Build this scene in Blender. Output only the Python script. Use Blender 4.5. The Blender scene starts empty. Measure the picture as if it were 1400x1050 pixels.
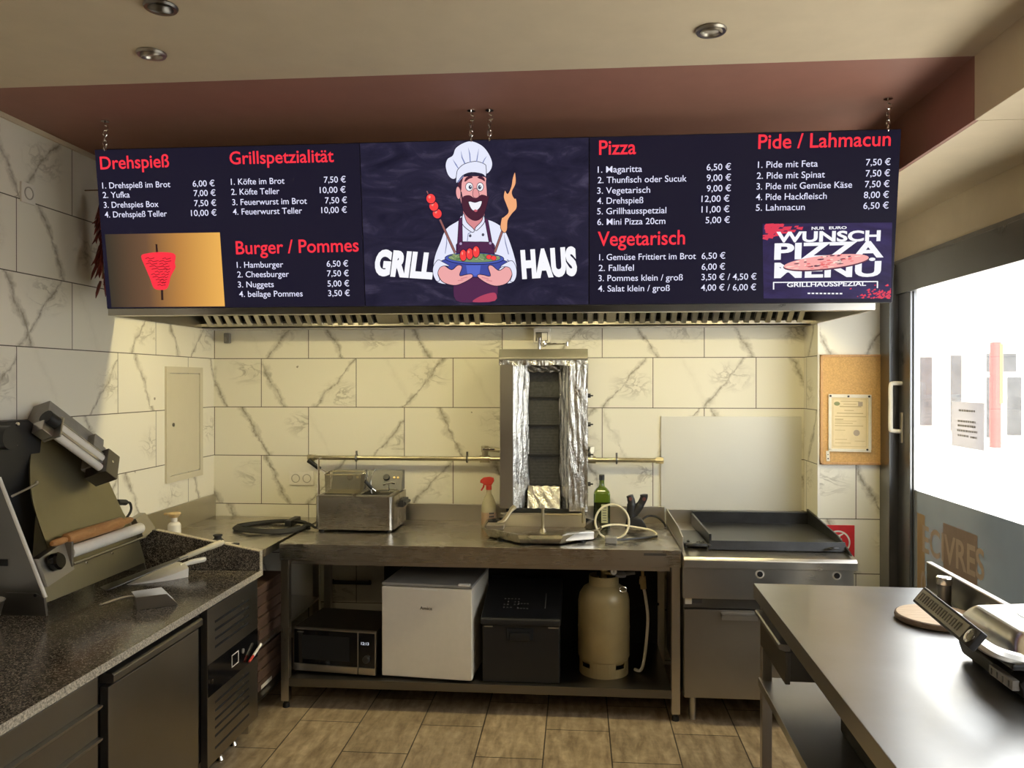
import bpy, bmesh, math, random
from mathutils import Vector, Matrix, Euler
R = random.Random(7)
PI = math.pi
SC = bpy.context.scene
COL = SC.collection

# ------------------------------------------------------------------ camera
F_PX = 1080.0
YAW = math.atan(90 / F_PX)
PITCH = -math.atan(3 / F_PX)
cam_d = bpy.data.cameras.new('camera')
cam_d.sensor_fit = 'HORIZONTAL'
cam_d.sensor_width = 36.0
cam_d.lens = 36.0 * F_PX / 1400.0
cam_d.clip_start = 0.02
cam_d.clip_end = 300
cam = bpy.data.objects.new('camera', cam_d)
COL.objects.link(cam)
cam.location = (0, 0, 1.68)
cam.rotation_euler = (PI / 2 + PITCH, 0, YAW)
SC.camera = cam

# ------------------------------------------------------------------ world, sun, lamps, exposure
SC.view_settings.view_transform = 'Standard'
SC.view_settings.look = 'None'
SC.view_settings.gamma = 1.0
SC.view_settings.exposure = 0.0
SC.view_settings.use_curve_mapping = False
world = bpy.data.worlds.new('sky')
SC.world = world
world.use_nodes = True
wn = world.node_tree.nodes
bg = wn['Background']
bg.inputs['Color'].default_value = (0.93, 0.97, 1.0, 1)
bg.inputs['Strength'].default_value = 5.6


def lamp(name, kind, loc, energy, color, rot=(0, 0, 0), size=None, size_y=None, spread=None):
    d = bpy.data.lights.new(name, kind)
    d.energy = energy
    d.color = color
    if kind == 'AREA':
        d.shape = 'RECTANGLE'
        d.size = size
        d.size_y = size_y or size
        if spread:
            d.spread = spread
    if kind == 'SUN':
        d.angle = 0.01
    o = bpy.data.objects.new(name, d)
    COL.objects.link(o)
    o.location = loc
    o.rotation_euler = rot
    return o


# sun over the street, travelling away from the shop
lamp('sun', 'SUN', (0, 0, 8), 17.0, (1.0, 0.95, 0.86), Euler((math.radians(48), 0, math.radians(-2))))
# added warm fill lamps at the ceiling behind the camera, for front light
for lx, ly in ((-1.1, 0.2), (0.3, 0.2), (-1.1, -1.3), (0.3, -1.3)):
    lamp('fill_lamp_light', 'AREA', (lx, ly, 2.715), 5.2, (1.0, 0.79, 0.48), (0, 0, 0), 0.12, 0.12)


# ------------------------------------------------------------------ mesh builder
class MB:
    def __init__(self):
        self.bm = bmesh.new()
        self.mi = 0

    def _merge(self, t, M=None):
        if M is not None:
            bmesh.ops.transform(t, matrix=M, verts=t.verts)
        mp = {}
        for v in t.verts:
            mp[v] = self.bm.verts.new(v.co)
        for f in t.faces:
            try:
                nf = self.bm.faces.new([mp[v] for v in f.verts])
                nf.material_index = self.mi
            except ValueError:
                pass
        t.free()
        return self

    def box(self, x0, x1, y0, y1, z0, z1, bv=0.0, M=None, seg=2):
        t = bmesh.new()
        bmesh.ops.create_cube(t, size=1)
        for v in t.verts:
            v.co = Vector(((x0 + x1) / 2 + v.co.x * (x1 - x0), (y0 + y1) / 2 + v.co.y * (y1 - y0), (z0 + z1) / 2 + v.co.z * (z1 - z0)))
        if bv > 0:
            bmesh.ops.bevel(t, geom=list(t.edges), offset=bv, segments=seg, affect='EDGES', profile=0.5)
        return self._merge(t, M)

    def cyl(self, p0, p1, r0, r1=None, seg=20, caps=True):
        r1 = r0 if r1 is None else r1
        p0, p1 = Vector(p0), Vector(p1)
        d = p1 - p0
        L = d.length
        t = bmesh.new()
        bmesh.ops.create_cone(t, cap_ends=caps, segments=seg, radius1=r0, radius2=r1, depth=L)
        q = Vector((0, 0, 1)).rotation_difference(d.normalized())
        M = Matrix.Translation((p0 + p1) / 2) @ q.to_matrix().to_4x4()
        return self._merge(t, M)

    def tube(self, pts, r, seg=8, closed=False):
        pts = [Vector(p) for p in pts]
        n = len(pts)
        rs = r if isinstance(r, (list, tuple)) else [r] * n
        rings = []
        nrm = None
        for i, p in enumerate(pts):
            if closed:
                d = pts[(i + 1) % n] - pts[i - 1]
            else:
                d = pts[min(i + 1, n - 1)] - pts[max(i - 1, 0)]
            d.normalize()
            if nrm is None:
                a = Vector((0, 0, 1)) if abs(d.z) < 0.9 else Vector((1, 0, 0))
                nrm = a.cross(d).normalized()
            else:
                nrm = (nrm - d * nrm.dot(d))
                if nrm.length < 1e-6:
                    nrm = d.orthogonal()
                nrm.normalize()
            b = d.cross(nrm)
            rings.append([self.bm.verts.new(p + (nrm * math.cos(2 * PI * k / seg) + b * math.sin(2 * PI * k / seg)) * rs[i]) for k in range(seg)])
        m = n if closed else n - 1
        for i in range(m):
            a, c = rings[i], rings[(i + 1) % n]
            for k in range(seg):
                f = self.bm.faces.new((a[k], a[(k + 1) % seg], c[(k + 1) % seg], c[k]))
                f.material_index = self.mi
        if not closed:
            for rg, rev in ((rings[0], True), (rings[-1], False)):
                f = self.bm.faces.new(list(reversed(rg)) if rev else rg)
                f.material_index = self.mi
        return self

    def lathe(self, prof, seg=28, M=None, cap=True):
        t = bmesh.new()
        rings = []
        for (r, z) in prof:
            if r < 1e-5:
                rings.append([t.verts.new((0, 0, z))])
            else:
                rings.append([t.verts.new((r * math.cos(2 * PI * k / seg), r * math.sin(2 * PI * k / seg), z)) for k in range(seg)])
        for a, b in zip(rings, rings[1:]):
            for k in range(seg):
                k2 = (k + 1) % seg
                if len(a) == 1 and len(b) > 1:
                    t.faces.new((a[0], b[k2], b[k]))
                elif len(b) == 1 and len(a) > 1:
                    t.faces.new((a[k], a[k2], b[0]))
                elif len(a) > 1:
                    t.faces.new((a[k], a[k2], b[k2], b[k]))
        if cap:
            if len(rings[0]) > 1:
                t.faces.new(list(reversed(rings[0])))
            if len(rings[-1]) > 1:
                t.faces.new(rings[-1])
        return self._merge(t, M)

    def prism(self, poly, d, M=None, bv=0.0):
        """poly in XY, extruded along +Z by d, then moved by M"""
        t = bmesh.new()
        vs = [t.verts.new((x, y, 0)) for x, y in poly]
        f = t.faces.new(vs)
        r = bmesh.ops.extrude_face_region(t, geom=[f])
        for v in r['geom']:
            if isinstance(v, bmesh.types.BMVert):
                v.co.z += d
        if bv > 0:
            bmesh.ops.bevel(t, geom=list(t.edges), offset=bv, segments=2, affect='EDGES', profile=0.5)
        bmesh.ops.recalc_face_normals(t, faces=t.faces)
        return self._merge(t, M)

    def face(self, pts):
        f = self.bm.faces.new([self.bm.verts.new(p) for p in pts])
        f.material_index = self.mi
        return self

    def hexa(self, p):
        """8 corners: bottom 4 ccw, top 4 ccw"""
        v = [self.bm.verts.new(q) for q in p]
        for ids in ((3, 2, 1, 0), (4, 5, 6, 7), (0, 1, 5, 4), (1, 2, 6, 5), (2, 3, 7, 6), (3, 0, 4, 7)):
            f = self.bm.faces.new([v[i] for i in ids])
            f.material_index = self.mi
        return self

    def grid(self, nu, nv, fn):
        g = [[self.bm.verts.new(fn(i / nu, j / nv)) for j in range(nv + 1)] for i in range(nu + 1)]
        for i in range(nu):
            for j in range(nv):
                f = self.bm.faces.new((g[i][j], g[i + 1][j], g[i + 1][j + 1], g[i][j + 1]))
                f.material_index = self.mi
        return self

    def tf(self, M):
        bmesh.ops.transform(self.bm, matrix=M, verts=self.bm.verts)
        return self


def FR(o, u, v):
    """matrix whose local x,y run along u,v from o; local z is the normal"""
    u, v = Vector(u).normalized(), Vector(v).normalized()
    n = u.cross(v).normalized()
    M = Matrix.Identity(4)
    for i in range(3):
        M[i][0], M[i][1], M[i][2], M[i][3] = u[i], v[i], n[i], o[i]
    return M


def XZ(y):   # poly (x,z) extruded towards +y from y
    return Matrix(((1, 0, 0, 0), (0, 0, 1, y), (0, 1, 0, 0), (0, 0, 0, 1)))


def YZ(x):   # poly (y,z) extruded towards +x from x
    return Matrix(((0, 0, 1, x), (1, 0, 0, 0), (0, 1, 0, 0), (0, 0, 0, 1)))


def obj(name, mb, mats, parent=None, local=False, label=None, smooth=35, kind=None):
    me = bpy.data.meshes.new(name)
    if smooth is not None or True:
        bmesh.ops.recalc_face_normals(mb.bm, faces=mb.bm.faces)
    mb.bm.to_mesh(me)
    mb.bm.free()
    for m in (mats if isinstance(mats, (list, tuple)) else [mats]):
        me.materials.append(m)
    if smooth:
        me.shade_smooth()
        me.set_sharp_from_angle(angle=math.radians(smooth))
    o = bpy.data.objects.new(name, me)
    COL.objects.link(o)
    if smooth and smooth < 90:
        wn_ = o.modifiers.new('weighted_normal', 'WEIGHTED_NORMAL')
        wn_.keep_sharp = True
        wn_.weight = 100
    if parent is not None:
        o.parent = parent
        if parent.type == 'EMPTY' and not local:
            o.matrix_parent_inverse = Matrix.Translation(parent.location).inverted()
    if label:
        o['label'] = label
    if kind:
        o['kind'] = kind
    return o


def pieces(name, mbs, mats, parent, **k):
    return [obj(name, b, mats, parent, **k) for b in mbs]


def tag(o, label, cat, group=None):
    o['label'] = label
    o['category'] = cat
    if group:
        o['group'] = group
    return o


def thing(name, label, cat, loc=(0, 0, 0), rz=0, group=None):
    o = bpy.data.objects.new(name, None)
    o.empty_display_size = 0.05
    COL.objects.link(o)
    o.location = loc
    o.rotation_euler = (0, 0, rz)
    return tag(o, label, cat, group)


def struct(name, mb, mats, parent=None, label=None, smooth=35):
    o = obj(name, mb, mats, parent, smooth=smooth)
    if parent is None:
        o['kind'] = 'structure'
    if label:
        o['label'] = label
    return o


def copy_thing(root, loc, rz=None, label=None):
    r = root.copy()
    COL.objects.link(r)
    r.location = loc
    if rz is not None:
        r.rotation_euler = (0, 0, rz)
    if label:
        r['label'] = label
    for ch in [o for o in COL.objects if o.parent == root]:
        c = ch.copy()
        COL.objects.link(c)
        c.parent = r
        for g in [o for o in COL.objects if o.parent == ch]:
            d = g.copy()
            COL.objects.link(d)
            d.parent = c
    return r


def smooth_poly(pts, n=4):
    out = []
    m = len(pts)
    for i in range(m):
        p0, p1, p2, p3 = pts[i - 1], pts[i], pts[(i + 1) % m], pts[(i + 2) % m]
        for k in range(n):
            t = k / n
            out.append(tuple(0.5 * (2 * p1[a] + (p2[a] - p0[a]) * t + (2 * p0[a] - 5 * p1[a] + 4 * p2[a] - p3[a]) * t * t
                                    + (3 * p1[a] - p0[a] - 3 * p2[a] + p3[a]) * t ** 3) for a in range(len(p1))))
    return out


def spline(pts, n=6):
    P = [Vector(p) for p in pts]
    out = []
    for i in range(len(P) - 1):
        p0, p1, p2, p3 = P[max(i - 1, 0)], P[i], P[i + 1], P[min(i + 2, len(P) - 1)]
        for k in range(n):
            t = k / n
            out.append(0.5 * (2 * p1 + (p2 - p0) * t + (2 * p0 - 5 * p1 + 4 * p2 - p3) * t * t + (3 * p1 - p0 - 3 * p2 + p3) * t ** 3))
    out.append(P[-1])
    return out


# ------------------------------------------------------------------ lettering (built-in font, turned into mesh)
def _text_mesh(s, bold, spacing=1.0):
    cu = bpy.data.curves.new('lettering', 'FONT')
    cu.body = s
    cu.size = 1.0
    cu.offset = bold
    cu.space_character = spacing
    cu.resolution_u = 4
    o = bpy.data.objects.new('lettering', cu)
    me = bpy.data.meshes.new_from_object(o)
    vs = [v.co.copy() for v in me.vertices]
    fs = [tuple(p.vertices) for p in me.polygons]
    bpy.data.objects.remove(o)
    bpy.data.curves.remove(cu)
    bpy.data.meshes.remove(me)
    return vs, fs


_caps = {}


def letters(mb, s, x0, x1, y0, cap, M, y1=None, bold=0.0, shear=0.0, lift=0.001, spacing=1.0):
    """write s between x0 and x1 on the baseline y0->y1, capital height cap, in the frame M"""
    vs, fs = _text_mesh(s, bold, spacing)
    if bold not in _caps:
        hv, _ = _text_mesh('H', bold)
        _caps[bold] = max(v.y for v in hv)
    xa, xb = min(v.x for v in vs), max(v.x for v in vs)
    sx = (x1 - x0) / (xb - xa)
    sy = cap / _caps[bold]
    y1 = y0 if y1 is None else y1
    nv = []
    for v in vs:
        px = x0 + (v.x - xa) * sx
        py = v.y * sy
        px += py * shear
        py += y0 + (y1 - y0) * (px - x0) / max(1e-6, (x1 - x0))
        nv.append(mb.bm.verts.new(M @ Vector((px, py, lift))))
    for f in fs:
        try:
            nf = mb.bm.faces.new([nv[i] for i in f])
            nf.material_index = mb.mi
        except ValueError:
            pass
    return mb


# ------------------------------------------------------------------ materials
def newmat(name):
    m = bpy.data.materials.new(name)
    m.use_nodes = True
    nt = m.node_tree
    return m, nt, nt.nodes['Principled BSDF']


def _coord(nt, scale=(1, 1, 1), rot=(0, 0, 0), loc=(0, 0, 0)):
    tc = nt.nodes.new('ShaderNodeTexCoord')
    mp = nt.nodes.new('ShaderNodeMapping')
    mp.inputs['Scale'].default_value = scale
    mp.inputs['Rotation'].default_value = rot
    mp.inputs['Location'].default_value = loc
    nt.links.new(tc.outputs['Object'], mp.inputs['Vector'])
    return mp.outputs['Vector']


def _noise(nt, vec, scale, detail=3, rough=0.5, dist=0.0):
    n = nt.nodes.new('ShaderNodeTexNoise')
    n.inputs['Scale'].default_value = scale
    n.inputs['Detail'].default_value = detail
    n.inputs['Roughness'].default_value = rough
    n.inputs['Distortion'].default_value = dist
    nt.links.new(vec, n.inputs['Vector'])
    return n


def _ramp(nt, fac, stops):
    r = nt.nodes.new('ShaderNodeValToRGB')
    e = r.color_ramp.elements
    while len(e) < len(stops):
        e.new(0.5)
    for i, (p, c) in enumerate(stops):
        e[i].position = p
        e[i].color = c if len(c) == 4 else (*c, 1)
    nt.links.new(fac, r.inputs['Fac'])
    return r.outputs['Color']


def _mixc(nt, fac, a, b, mode='MIX'):
    m = nt.nodes.new('ShaderNodeMix')
    m.data_type = 'RGBA'
    m.blend_type = mode
    for sock, val in ((m.inputs[0], fac), (m.inputs[6], a), (m.inputs[7], b)):
        if isinstance(val, (int, float)):
            sock.default_value = val
        elif isinstance(val, tuple):
            sock.default_value = val if len(val) == 4 else (*val, 1)
        else:
            nt.links.new(val, sock)
    return m.outputs[2]


def _math(nt, op, a, b=None, c=None):
    m = nt.nodes.new('ShaderNodeMath')
    m.operation = op
    for i, v in enumerate((a, b, c)):
        if v is None:
            continue
        if isinstance(v, (int, float)):
            m.inputs[i].default_value = v
        else:
            nt.links.new(v, m.inputs[i])
    return m.outputs[0]


def _bump(nt, p, h, strength=0.2, dist=0.01):
    b = nt.nodes.new('ShaderNodeBump')
    b.inputs['Strength'].default_value = strength
    b.inputs['Distance'].default_value = dist
    nt.links.new(h, b.inputs['Height'])
    nt.links.new(b.outputs['Normal'], p.inputs['Normal'])


def plain(name, col, rough=0.5, metal=0.0, var=0.06, scale=30, bump=0.0, spec=None, coat=0.0):
    m, nt, p = newmat(name)
    n = _noise(nt, _coord(nt), scale, 4, 0.6)
    lo = tuple(c * (1 - var) for c in col)
    hi = tuple(min(1, c * (1 + var)) for c in col)
    nt.links.new(_ramp(nt, n.outputs['Fac'], [(0.3, lo), (0.7, hi)]), p.inputs['Base Color'])
    p.inputs['Roughness'].default_value = rough
    p.inputs['Metallic'].default_value = metal
    if coat:
        p.inputs['Coat Weight'].default_value = coat
    if spec is not None:
        p.inputs['Specular IOR Level'].default_value = spec
    if bump:
        _bump(nt, p, n.outputs['Fac'], bump, 0.004)
    return m


def steel(name, col=(0.60, 0.57, 0.52), rough=0.3, brush=(2, 60, 60), var=0.1, bump=0.0, rv=0.06):
    m, nt, p = newmat(name)
    n = _noise(nt, _coord(nt, brush), 6, 5, 0.65)
    g = _noise(nt, _coord(nt), 3.2, 4, 0.6)
    p.inputs['Metallic'].default_value = 1.0
    lo = tuple(c * (1 - var) for c in col)
    nt.links.new(_ramp(nt, g.outputs['Fac'], [(0.3, lo), (0.7, col)]), p.inputs['Base Color'])
    rr = _math(nt, 'MULTIPLY_ADD', n.outputs['Fac'], rv, rough - rv / 2)
    r2 = _math(nt, 'MULTIPLY_ADD', g.outputs['Fac'], 0.12, -0.06)
    nt.links.new(_math(nt, 'ADD', rr, r2), p.inputs['Roughness'])
    _bump(nt, p, n.outputs['Fac'], bump, 0.002)
    return m


def emis(name, col, strength=1.0, base=(0.01, 0.01, 0.012), rough=0.4):
    m, nt, p = newmat(name)
    p.inputs['Base Color'].default_value = (*base, 1)
    p.inputs['Roughness'].default_value = rough
    p.inputs['Emission Color'].default_value = (*col, 1)
    p.inputs['Emission Strength'].default_value = strength
    p.inputs['Specular IOR Level'].default_value = 0.12
    return m


def tile_mat(name, u_axis, bw, u_off, z_off, base=(0.80, 0.765, 0.66), vein=(0.25, 0.215, 0.155)):
    """glazed 60x30 marble-look tiles in running bond; u_axis 0: along X, 1: along Y"""
    m, nt, p = newmat(name)
    tc = nt.nodes.new('ShaderNodeTexCoord')
    sp = nt.nodes.new('ShaderNodeSeparateXYZ')
    nt.links.new(tc.outputs['Object'], sp.inputs[0])
    u = _math(nt, 'ADD', sp.outputs[u_axis], u_off)
    v = _math(nt, 'ADD', sp.outputs[2], z_off)
    cb = nt.nodes.new('ShaderNodeCombineXYZ')
    nt.links.new(u, cb.inputs[0])
    nt.links.new(v, cb.inputs[1])
    br = nt.nodes.new('ShaderNodeTexBrick')
    br.offset = 0.5
    br.inputs['Scale'].default_value = 1.0
    br.inputs['Brick Width'].default_value = bw
    br.inputs['Row Height'].default_value = 0.3
    br.inputs['Mortar Size'].default_value = 0.0022
    br.inputs['Mortar Smooth'].default_value = 0.0
    br.inputs['Color1'].default_value = (0, 0, 0, 1)
    br.inputs['Color2'].default_value = (1, 1, 1, 1)
    br.inputs['Mortar'].default_value = (0.5, 0.5, 0.5, 1)
    nt.links.new(cb.outputs[0], br.inputs['Vector'])
    rnd = nt.nodes.new('ShaderNodeRGBToBW')
    nt.links.new(br.outputs['Color'], rnd.inputs[0])
    w = _math(nt, 'MULTIPLY', rnd.outputs[0], 37.0)
    # per-tile shifted plane coordinates
    c2 = nt.nodes.new('ShaderNodeCombineXYZ')
    nt.links.new(u, c2.inputs[0])
    nt.links.new(v, c2.inputs[1])
    nt.links.new(w, c2.inputs[2])

    def veins(rot, sc, scale, width, detail, dist):
        mp = nt.nodes.new('ShaderNodeMapping')
        mp.vector_type = 'POINT'
        mp.inputs['Rotation'].default_value = (0, 0, math.radians(rot))
        mp.inputs['Scale'].default_value = sc
        nt.links.new(c2.outputs[0], mp.inputs['Vector'])
        n = _noise(nt, mp.outputs[0], scale, detail, 0.55, dist)
        d = _math(nt, 'ABSOLUTE', _math(nt, 'SUBTRACT', n.outputs['Fac'], 0.5))
        return _ramp(nt, d, [(0.0, (1, 1, 1)), (width * 0.35, (0.75, 0.75, 0.75)), (width, (0, 0, 0))])

    # position inside the tile, running from -0.5 to 0.5 across it
    row = _math(nt, 'FLOOR', _math(nt, 'DIVIDE', v, 0.3))
    odd = _math(nt, 'MODULO', row, 2.0)
    us = _math(nt, 'ADD', u, _math(nt, 'MULTIPLY', _math(nt, 'SUBTRACT', 1.0, odd), bw * 0.5))
    fu = _math(nt, 'MULTIPLY', _math(nt, 'SUBTRACT', _math(nt, 'FRACT', _math(nt, 'DIVIDE', us, bw)), 0.5), bw)
    fv = _math(nt, 'MULTIPLY', _math(nt, 'SUBTRACT', _math(nt, 'FRACT', _math(nt, 'DIVIDE', v, 0.3)), 0.5), 0.3)
    wb = _noise(nt, c2.outputs[0], 7.0, 5, 0.62)
    wob = _math(nt, 'MULTIPLY', _math(nt, 'SUBTRACT', wb.outputs['Fac'], 0.5), 0.11)
    fine = _noise(nt, c2.outputs[0], 13.0, 3, 0.55)
    rn = nt.nodes.new('ShaderNodeTexWhiteNoise')
    rn.noise_dimensions = '1D'
    nt.links.new(w, rn.inputs['W'])
    rs = nt.nodes.new('ShaderNodeSeparateColor')
    nt.links.new(rn.outputs['Color'], rs.inputs[0])
    r1, r2, r3 = rs.outputs[0], rs.outputs[1], rs.outputs[2]

    def line(slope, off, half, soft):
        # distance from  u = off - slope*v  plus wobble
        d = _math(nt, 'ABSOLUTE', _math(nt, 'ADD', _math(nt, 'SUBTRACT', _math(nt, 'MULTIPLY_ADD', fv, slope, fu), off), wob))
        d = _math(nt, 'DIVIDE', d, half)
        return _ramp(nt, d, [(0.0, (1, 1, 1)), (0.35, (soft,) * 3), (1.0, (0, 0, 0))])

    offs = _math(nt, 'MULTIPLY_ADD', r1, bw * 0.45, -bw * 0.42)
    v1 = line(0.55, offs, _math(nt, 'MULTIPLY_ADD', fine.outputs['Fac'], 0.115, -0.028), 0.50)
    offs2 = _math(nt, 'MULTIPLY_ADD', r2, bw * 0.30, bw * 0.12)
    v2 = line(-0.85, offs2, _math(nt, 'MULTIPLY_ADD', fine.outputs['Fac'], 0.105, -0.026), 0.42)
    on2 = _ramp(nt, r3, [(0.42, (0, 0, 0)), (0.46, (1, 1, 1))])
    on1 = _ramp(nt, r3, [(0.80, (1, 1, 1)), (0.84, (0.1, 0.1, 0.1))])
    # a cloud of grey crackle towards one end of the tile
    ccx = _math(nt, 'SUBTRACT', fu, _math(nt, 'MULTIPLY_ADD', r2, bw * 0.3, bw * 0.18))
    ccy = _math(nt, 'SUBTRACT', fv, _math(nt, 'MULTIPLY_ADD', r1, 0.16, -0.08))
    rad = _math(nt, 'SQRT', _math(nt, 'ADD', _math(nt, 'MULTIPLY', ccx, ccx), _math(nt, 'MULTIPLY', _math(nt, 'MULTIPLY', ccy, ccy), 2.2)))
    near = _ramp(nt, rad, [(0.03, (1, 1, 1)), (0.15, (0, 0, 0))])
    crk = veins(25, (1.0, 1.9, 1), 6.5, 0.05, 7, 0.9)
    haze = _noise(nt, c2.outputs[0], 9.0, 6, 0.65, 0.5)
    hz = _ramp(nt, haze.outputs['Fac'], [(0.45, (0, 0, 0)), (0.75, (0.55, 0.55, 0.55))])
    cl = _mixc(nt, 1.0, _mixc(nt, 1.0, crk, hz, 'LIGHTEN'), near, 'MULTIPLY')
    brk = _noise(nt, c2.outputs[0], 20.0, 3, 0.6, 1.5)
    bk = _ramp(nt, brk.outputs['Fac'], [(0.36, (0.45, 0.45, 0.45)), (0.58, (0.9, 0.9, 0.9))])
    v1 = _mixc(nt, 1.0, v1, bk, 'MULTIPLY')
    v2 = _mixc(nt, 1.0, v2, bk, 'MULTIPLY')
    f = _mixc(nt, 1.0, _mixc(nt, 1.0, v1, on1, 'MULTIPLY'), _mixc(nt, 1.0, v2, on2, 'MULTIPLY'), 'LIGHTEN')
    f = _mixc(nt, 1.0, f, _mixc(nt, 1.0, cl, (0.55, 0.55, 0.55), 'MULTIPLY'), 'LIGHTEN')
    col = _mixc(nt, f, base, vein)
    col = _mixc(nt, br.outputs['Fac'], col, (0.10, 0.085, 0.06))
    nt.links.new(col, p.inputs['Base Color'])
    p.inputs['Roughness'].default_value = 0.33
    p.inputs['Specular IOR Level'].default_value = 0.35
    inv = _math(nt, 'SUBTRACT', 1.0, br.outputs['Fac'])
    _bump(nt, p, inv, 0.3, 0.002)
    return m


def floor_mat():
    m, nt, p = newmat('floor_tile_brown')
    tc = nt.nodes.new('ShaderNodeTexCoord')
    sp = nt.nodes.new('ShaderNodeSeparateXYZ')
    nt.links.new(tc.outputs['Object'], sp.inputs[0])
    cb = nt.nodes.new('ShaderNodeCombineXYZ')
    nt.links.new(_math(nt, 'ADD', sp.outputs[1], 0.15), cb.inputs[0])
    nt.links.new(_math(nt, 'ADD', sp.outputs[0], 0.154), cb.inputs[1])
    br = nt.nodes.new('ShaderNodeTexBrick')
    br.offset = 0.5
    br.inputs['Scale'].default_value = 1.0
    br.inputs['Brick Width'].default_value = 0.61
    br.inputs['Row Height'].default_value = 0.305
    br.inputs['Mortar Size'].default_value = 0.003
    br.inputs['Mortar Smooth'].default_value = 0.0
    br.inputs['Color1'].default_value = (0.85, 0.85, 0.85, 1)
    br.inputs['Color2'].default_value = (1.1, 1.1, 1.1, 1)
    br.inputs['Mortar'].default_value = (0.12, 0.11, 0.1, 1)
    nt.links.new(cb.outputs[0], br.inputs['Vector'])
    n = _noise(nt, _coord(nt, (9, 2.2, 1)), 2.4, 8, 0.62, 0.4)
    n2 = _noise(nt, _coord(nt), 26, 5, 0.6)
    c = _ramp(nt, n.outputs['Fac'], [(0.28, (0.19, 0.135, 0.080)), (0.5, (0.36, 0.27, 0.17)), (0.72, (0.52, 0.41, 0.275))])
    c = _mixc(nt, 0.5, c, _ramp(nt, n2.outputs['Fac'], [(0.3, (0.6, 0.6, 0.6)), (0.7, (1.2, 1.2, 1.2))]), 'MULTIPLY')
    c = _mixc(nt, 1.0, c, br.outputs['Color'], 'MULTIPLY')
    nt.links.new(c, p.inputs['Base Color'])
    p.inputs['Roughness'].default_value = 0.45
    _bump(nt, p, _math(nt, 'SUBTRACT', n2.outputs['Fac'], br.outputs['Fac']), 0.15, 0.003)
    return m


def granite_mat():
    m, nt, p = newmat('granite_brown_grey')
    vor = nt.nodes.new('ShaderNodeTexVoronoi')
    vor.inputs['Scale'].default_value = 250
    nt.links.new(_coord(nt), vor.inputs['Vector'])
    bw = nt.nodes.new('ShaderNodeRGBToBW')
    nt.links.new(vor.outputs['Color'], bw.inputs[0])
    n = _noise(nt, _coord(nt), 55, 5, 0.7)
    s = _math(nt, 'MULTIPLY_ADD', bw.outputs[0], 0.6, _math(nt, 'MULTIPLY', n.outputs['Fac'], 0.5))
    c = _ramp(nt, s, [(0.30, (0.008, 0.008, 0.009)), (0.47, (0.045, 0.038, 0.032)), (0.62, (0.125, 0.103, 0.082)), (0.82, (0.33, 0.29, 0.23))])
    nt.links.new(c, p.inputs['Base Color'])
    p.inputs['Roughness'].default_value = 0.16
    return m


def wood_mat(name, a, b, scale=(6, 1, 6), rough=0.5):
    m, nt, p = newmat(name)
    n = _noise(nt, _coord(nt, scale), 7, 7, 0.6, 1.2)
    nt.links.new(_ramp(nt, n.outputs['Fac'], [(0.3, a), (0.7, b)]), p.inputs['Base Color'])
    p.inputs['Roughness'].default_value = rough
    _bump(nt, p, n.outputs['Fac'], 0.1, 0.002)
    return m


def foil_mat():
    m, nt, p = newmat('crumpled_foil')
    n = _noise(nt, _coord(nt, (38, 38, 7)), 1.0, 5, 0.6, 0.8)
    n2 = _noise(nt, _coord(nt), 60, 4, 0.6, 0.4)
    p.inputs['Metallic'].default_value = 1.0
    p.inputs['Base Color'].default_value = (0.72, 0.70, 0.64, 1)
    p.inputs['Roughness'].default_value = 0.2
    h = _math(nt, 'MULTIPLY_ADD', n2.outputs['Fac'], 0.25, n.outputs['Fac'])
    _bump(nt, p, h, 0.75, 0.012)
    return m


def glass_mat(name, tint=(1, 1, 1), refl=0.08, film=0.0, film_col=(0.2, 0.2, 0.2)):
    m = bpy.data.materials.new(name)
    m.use_nodes = True
    nt = m.node_tree
    nt.nodes.clear()
    out = nt.nodes.new('ShaderNodeOutputMaterial')
    tr = nt.nodes.new('ShaderNodeBsdfTransparent')
    tr.inputs['Color'].default_value = (*tint, 1)
    gl = nt.nodes.new('ShaderNodeBsdfGlossy')
    gl.inputs['Roughness'].default_value = 0.02
    lw = nt.nodes.new('ShaderNodeLayerWeight')
    lw.inputs['Blend'].default_value = 0.5
    mx = nt.nodes.new('ShaderNodeMixShader')
    nt.links.new(_math(nt, 'MULTIPLY_ADD', _math(nt, 'POWER', lw.outputs['Facing'], 5.0), 0.5, 0.03), mx.inputs[0])
    last = tr.outputs[0]
    if film:
        df = nt.nodes.new('ShaderNodeBsdfDiffuse')
        n = _noise(nt, _coord(nt), 3, 3)
        nt.links.new(_ramp(nt, n.outputs['Fac'], [(0.3, tuple(c * 0.8 for c in film_col)), (0.7, film_col)]), df.inputs['Color'])
        m2 = nt.nodes.new('ShaderNodeMixShader')
        m2.inputs[0].default_value = film
        nt.links.new(last, m2.inputs[1])
        nt.links.new(df.outputs[0], m2.inputs[2])
        last = m2.outputs[0]
    nt.links.new(last, mx.inputs[1])
    nt.links.new(gl.outputs[0], mx.inputs[2])
    nt.links.new(mx.outputs[0], out.inputs['Surface'])
    return m


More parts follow.
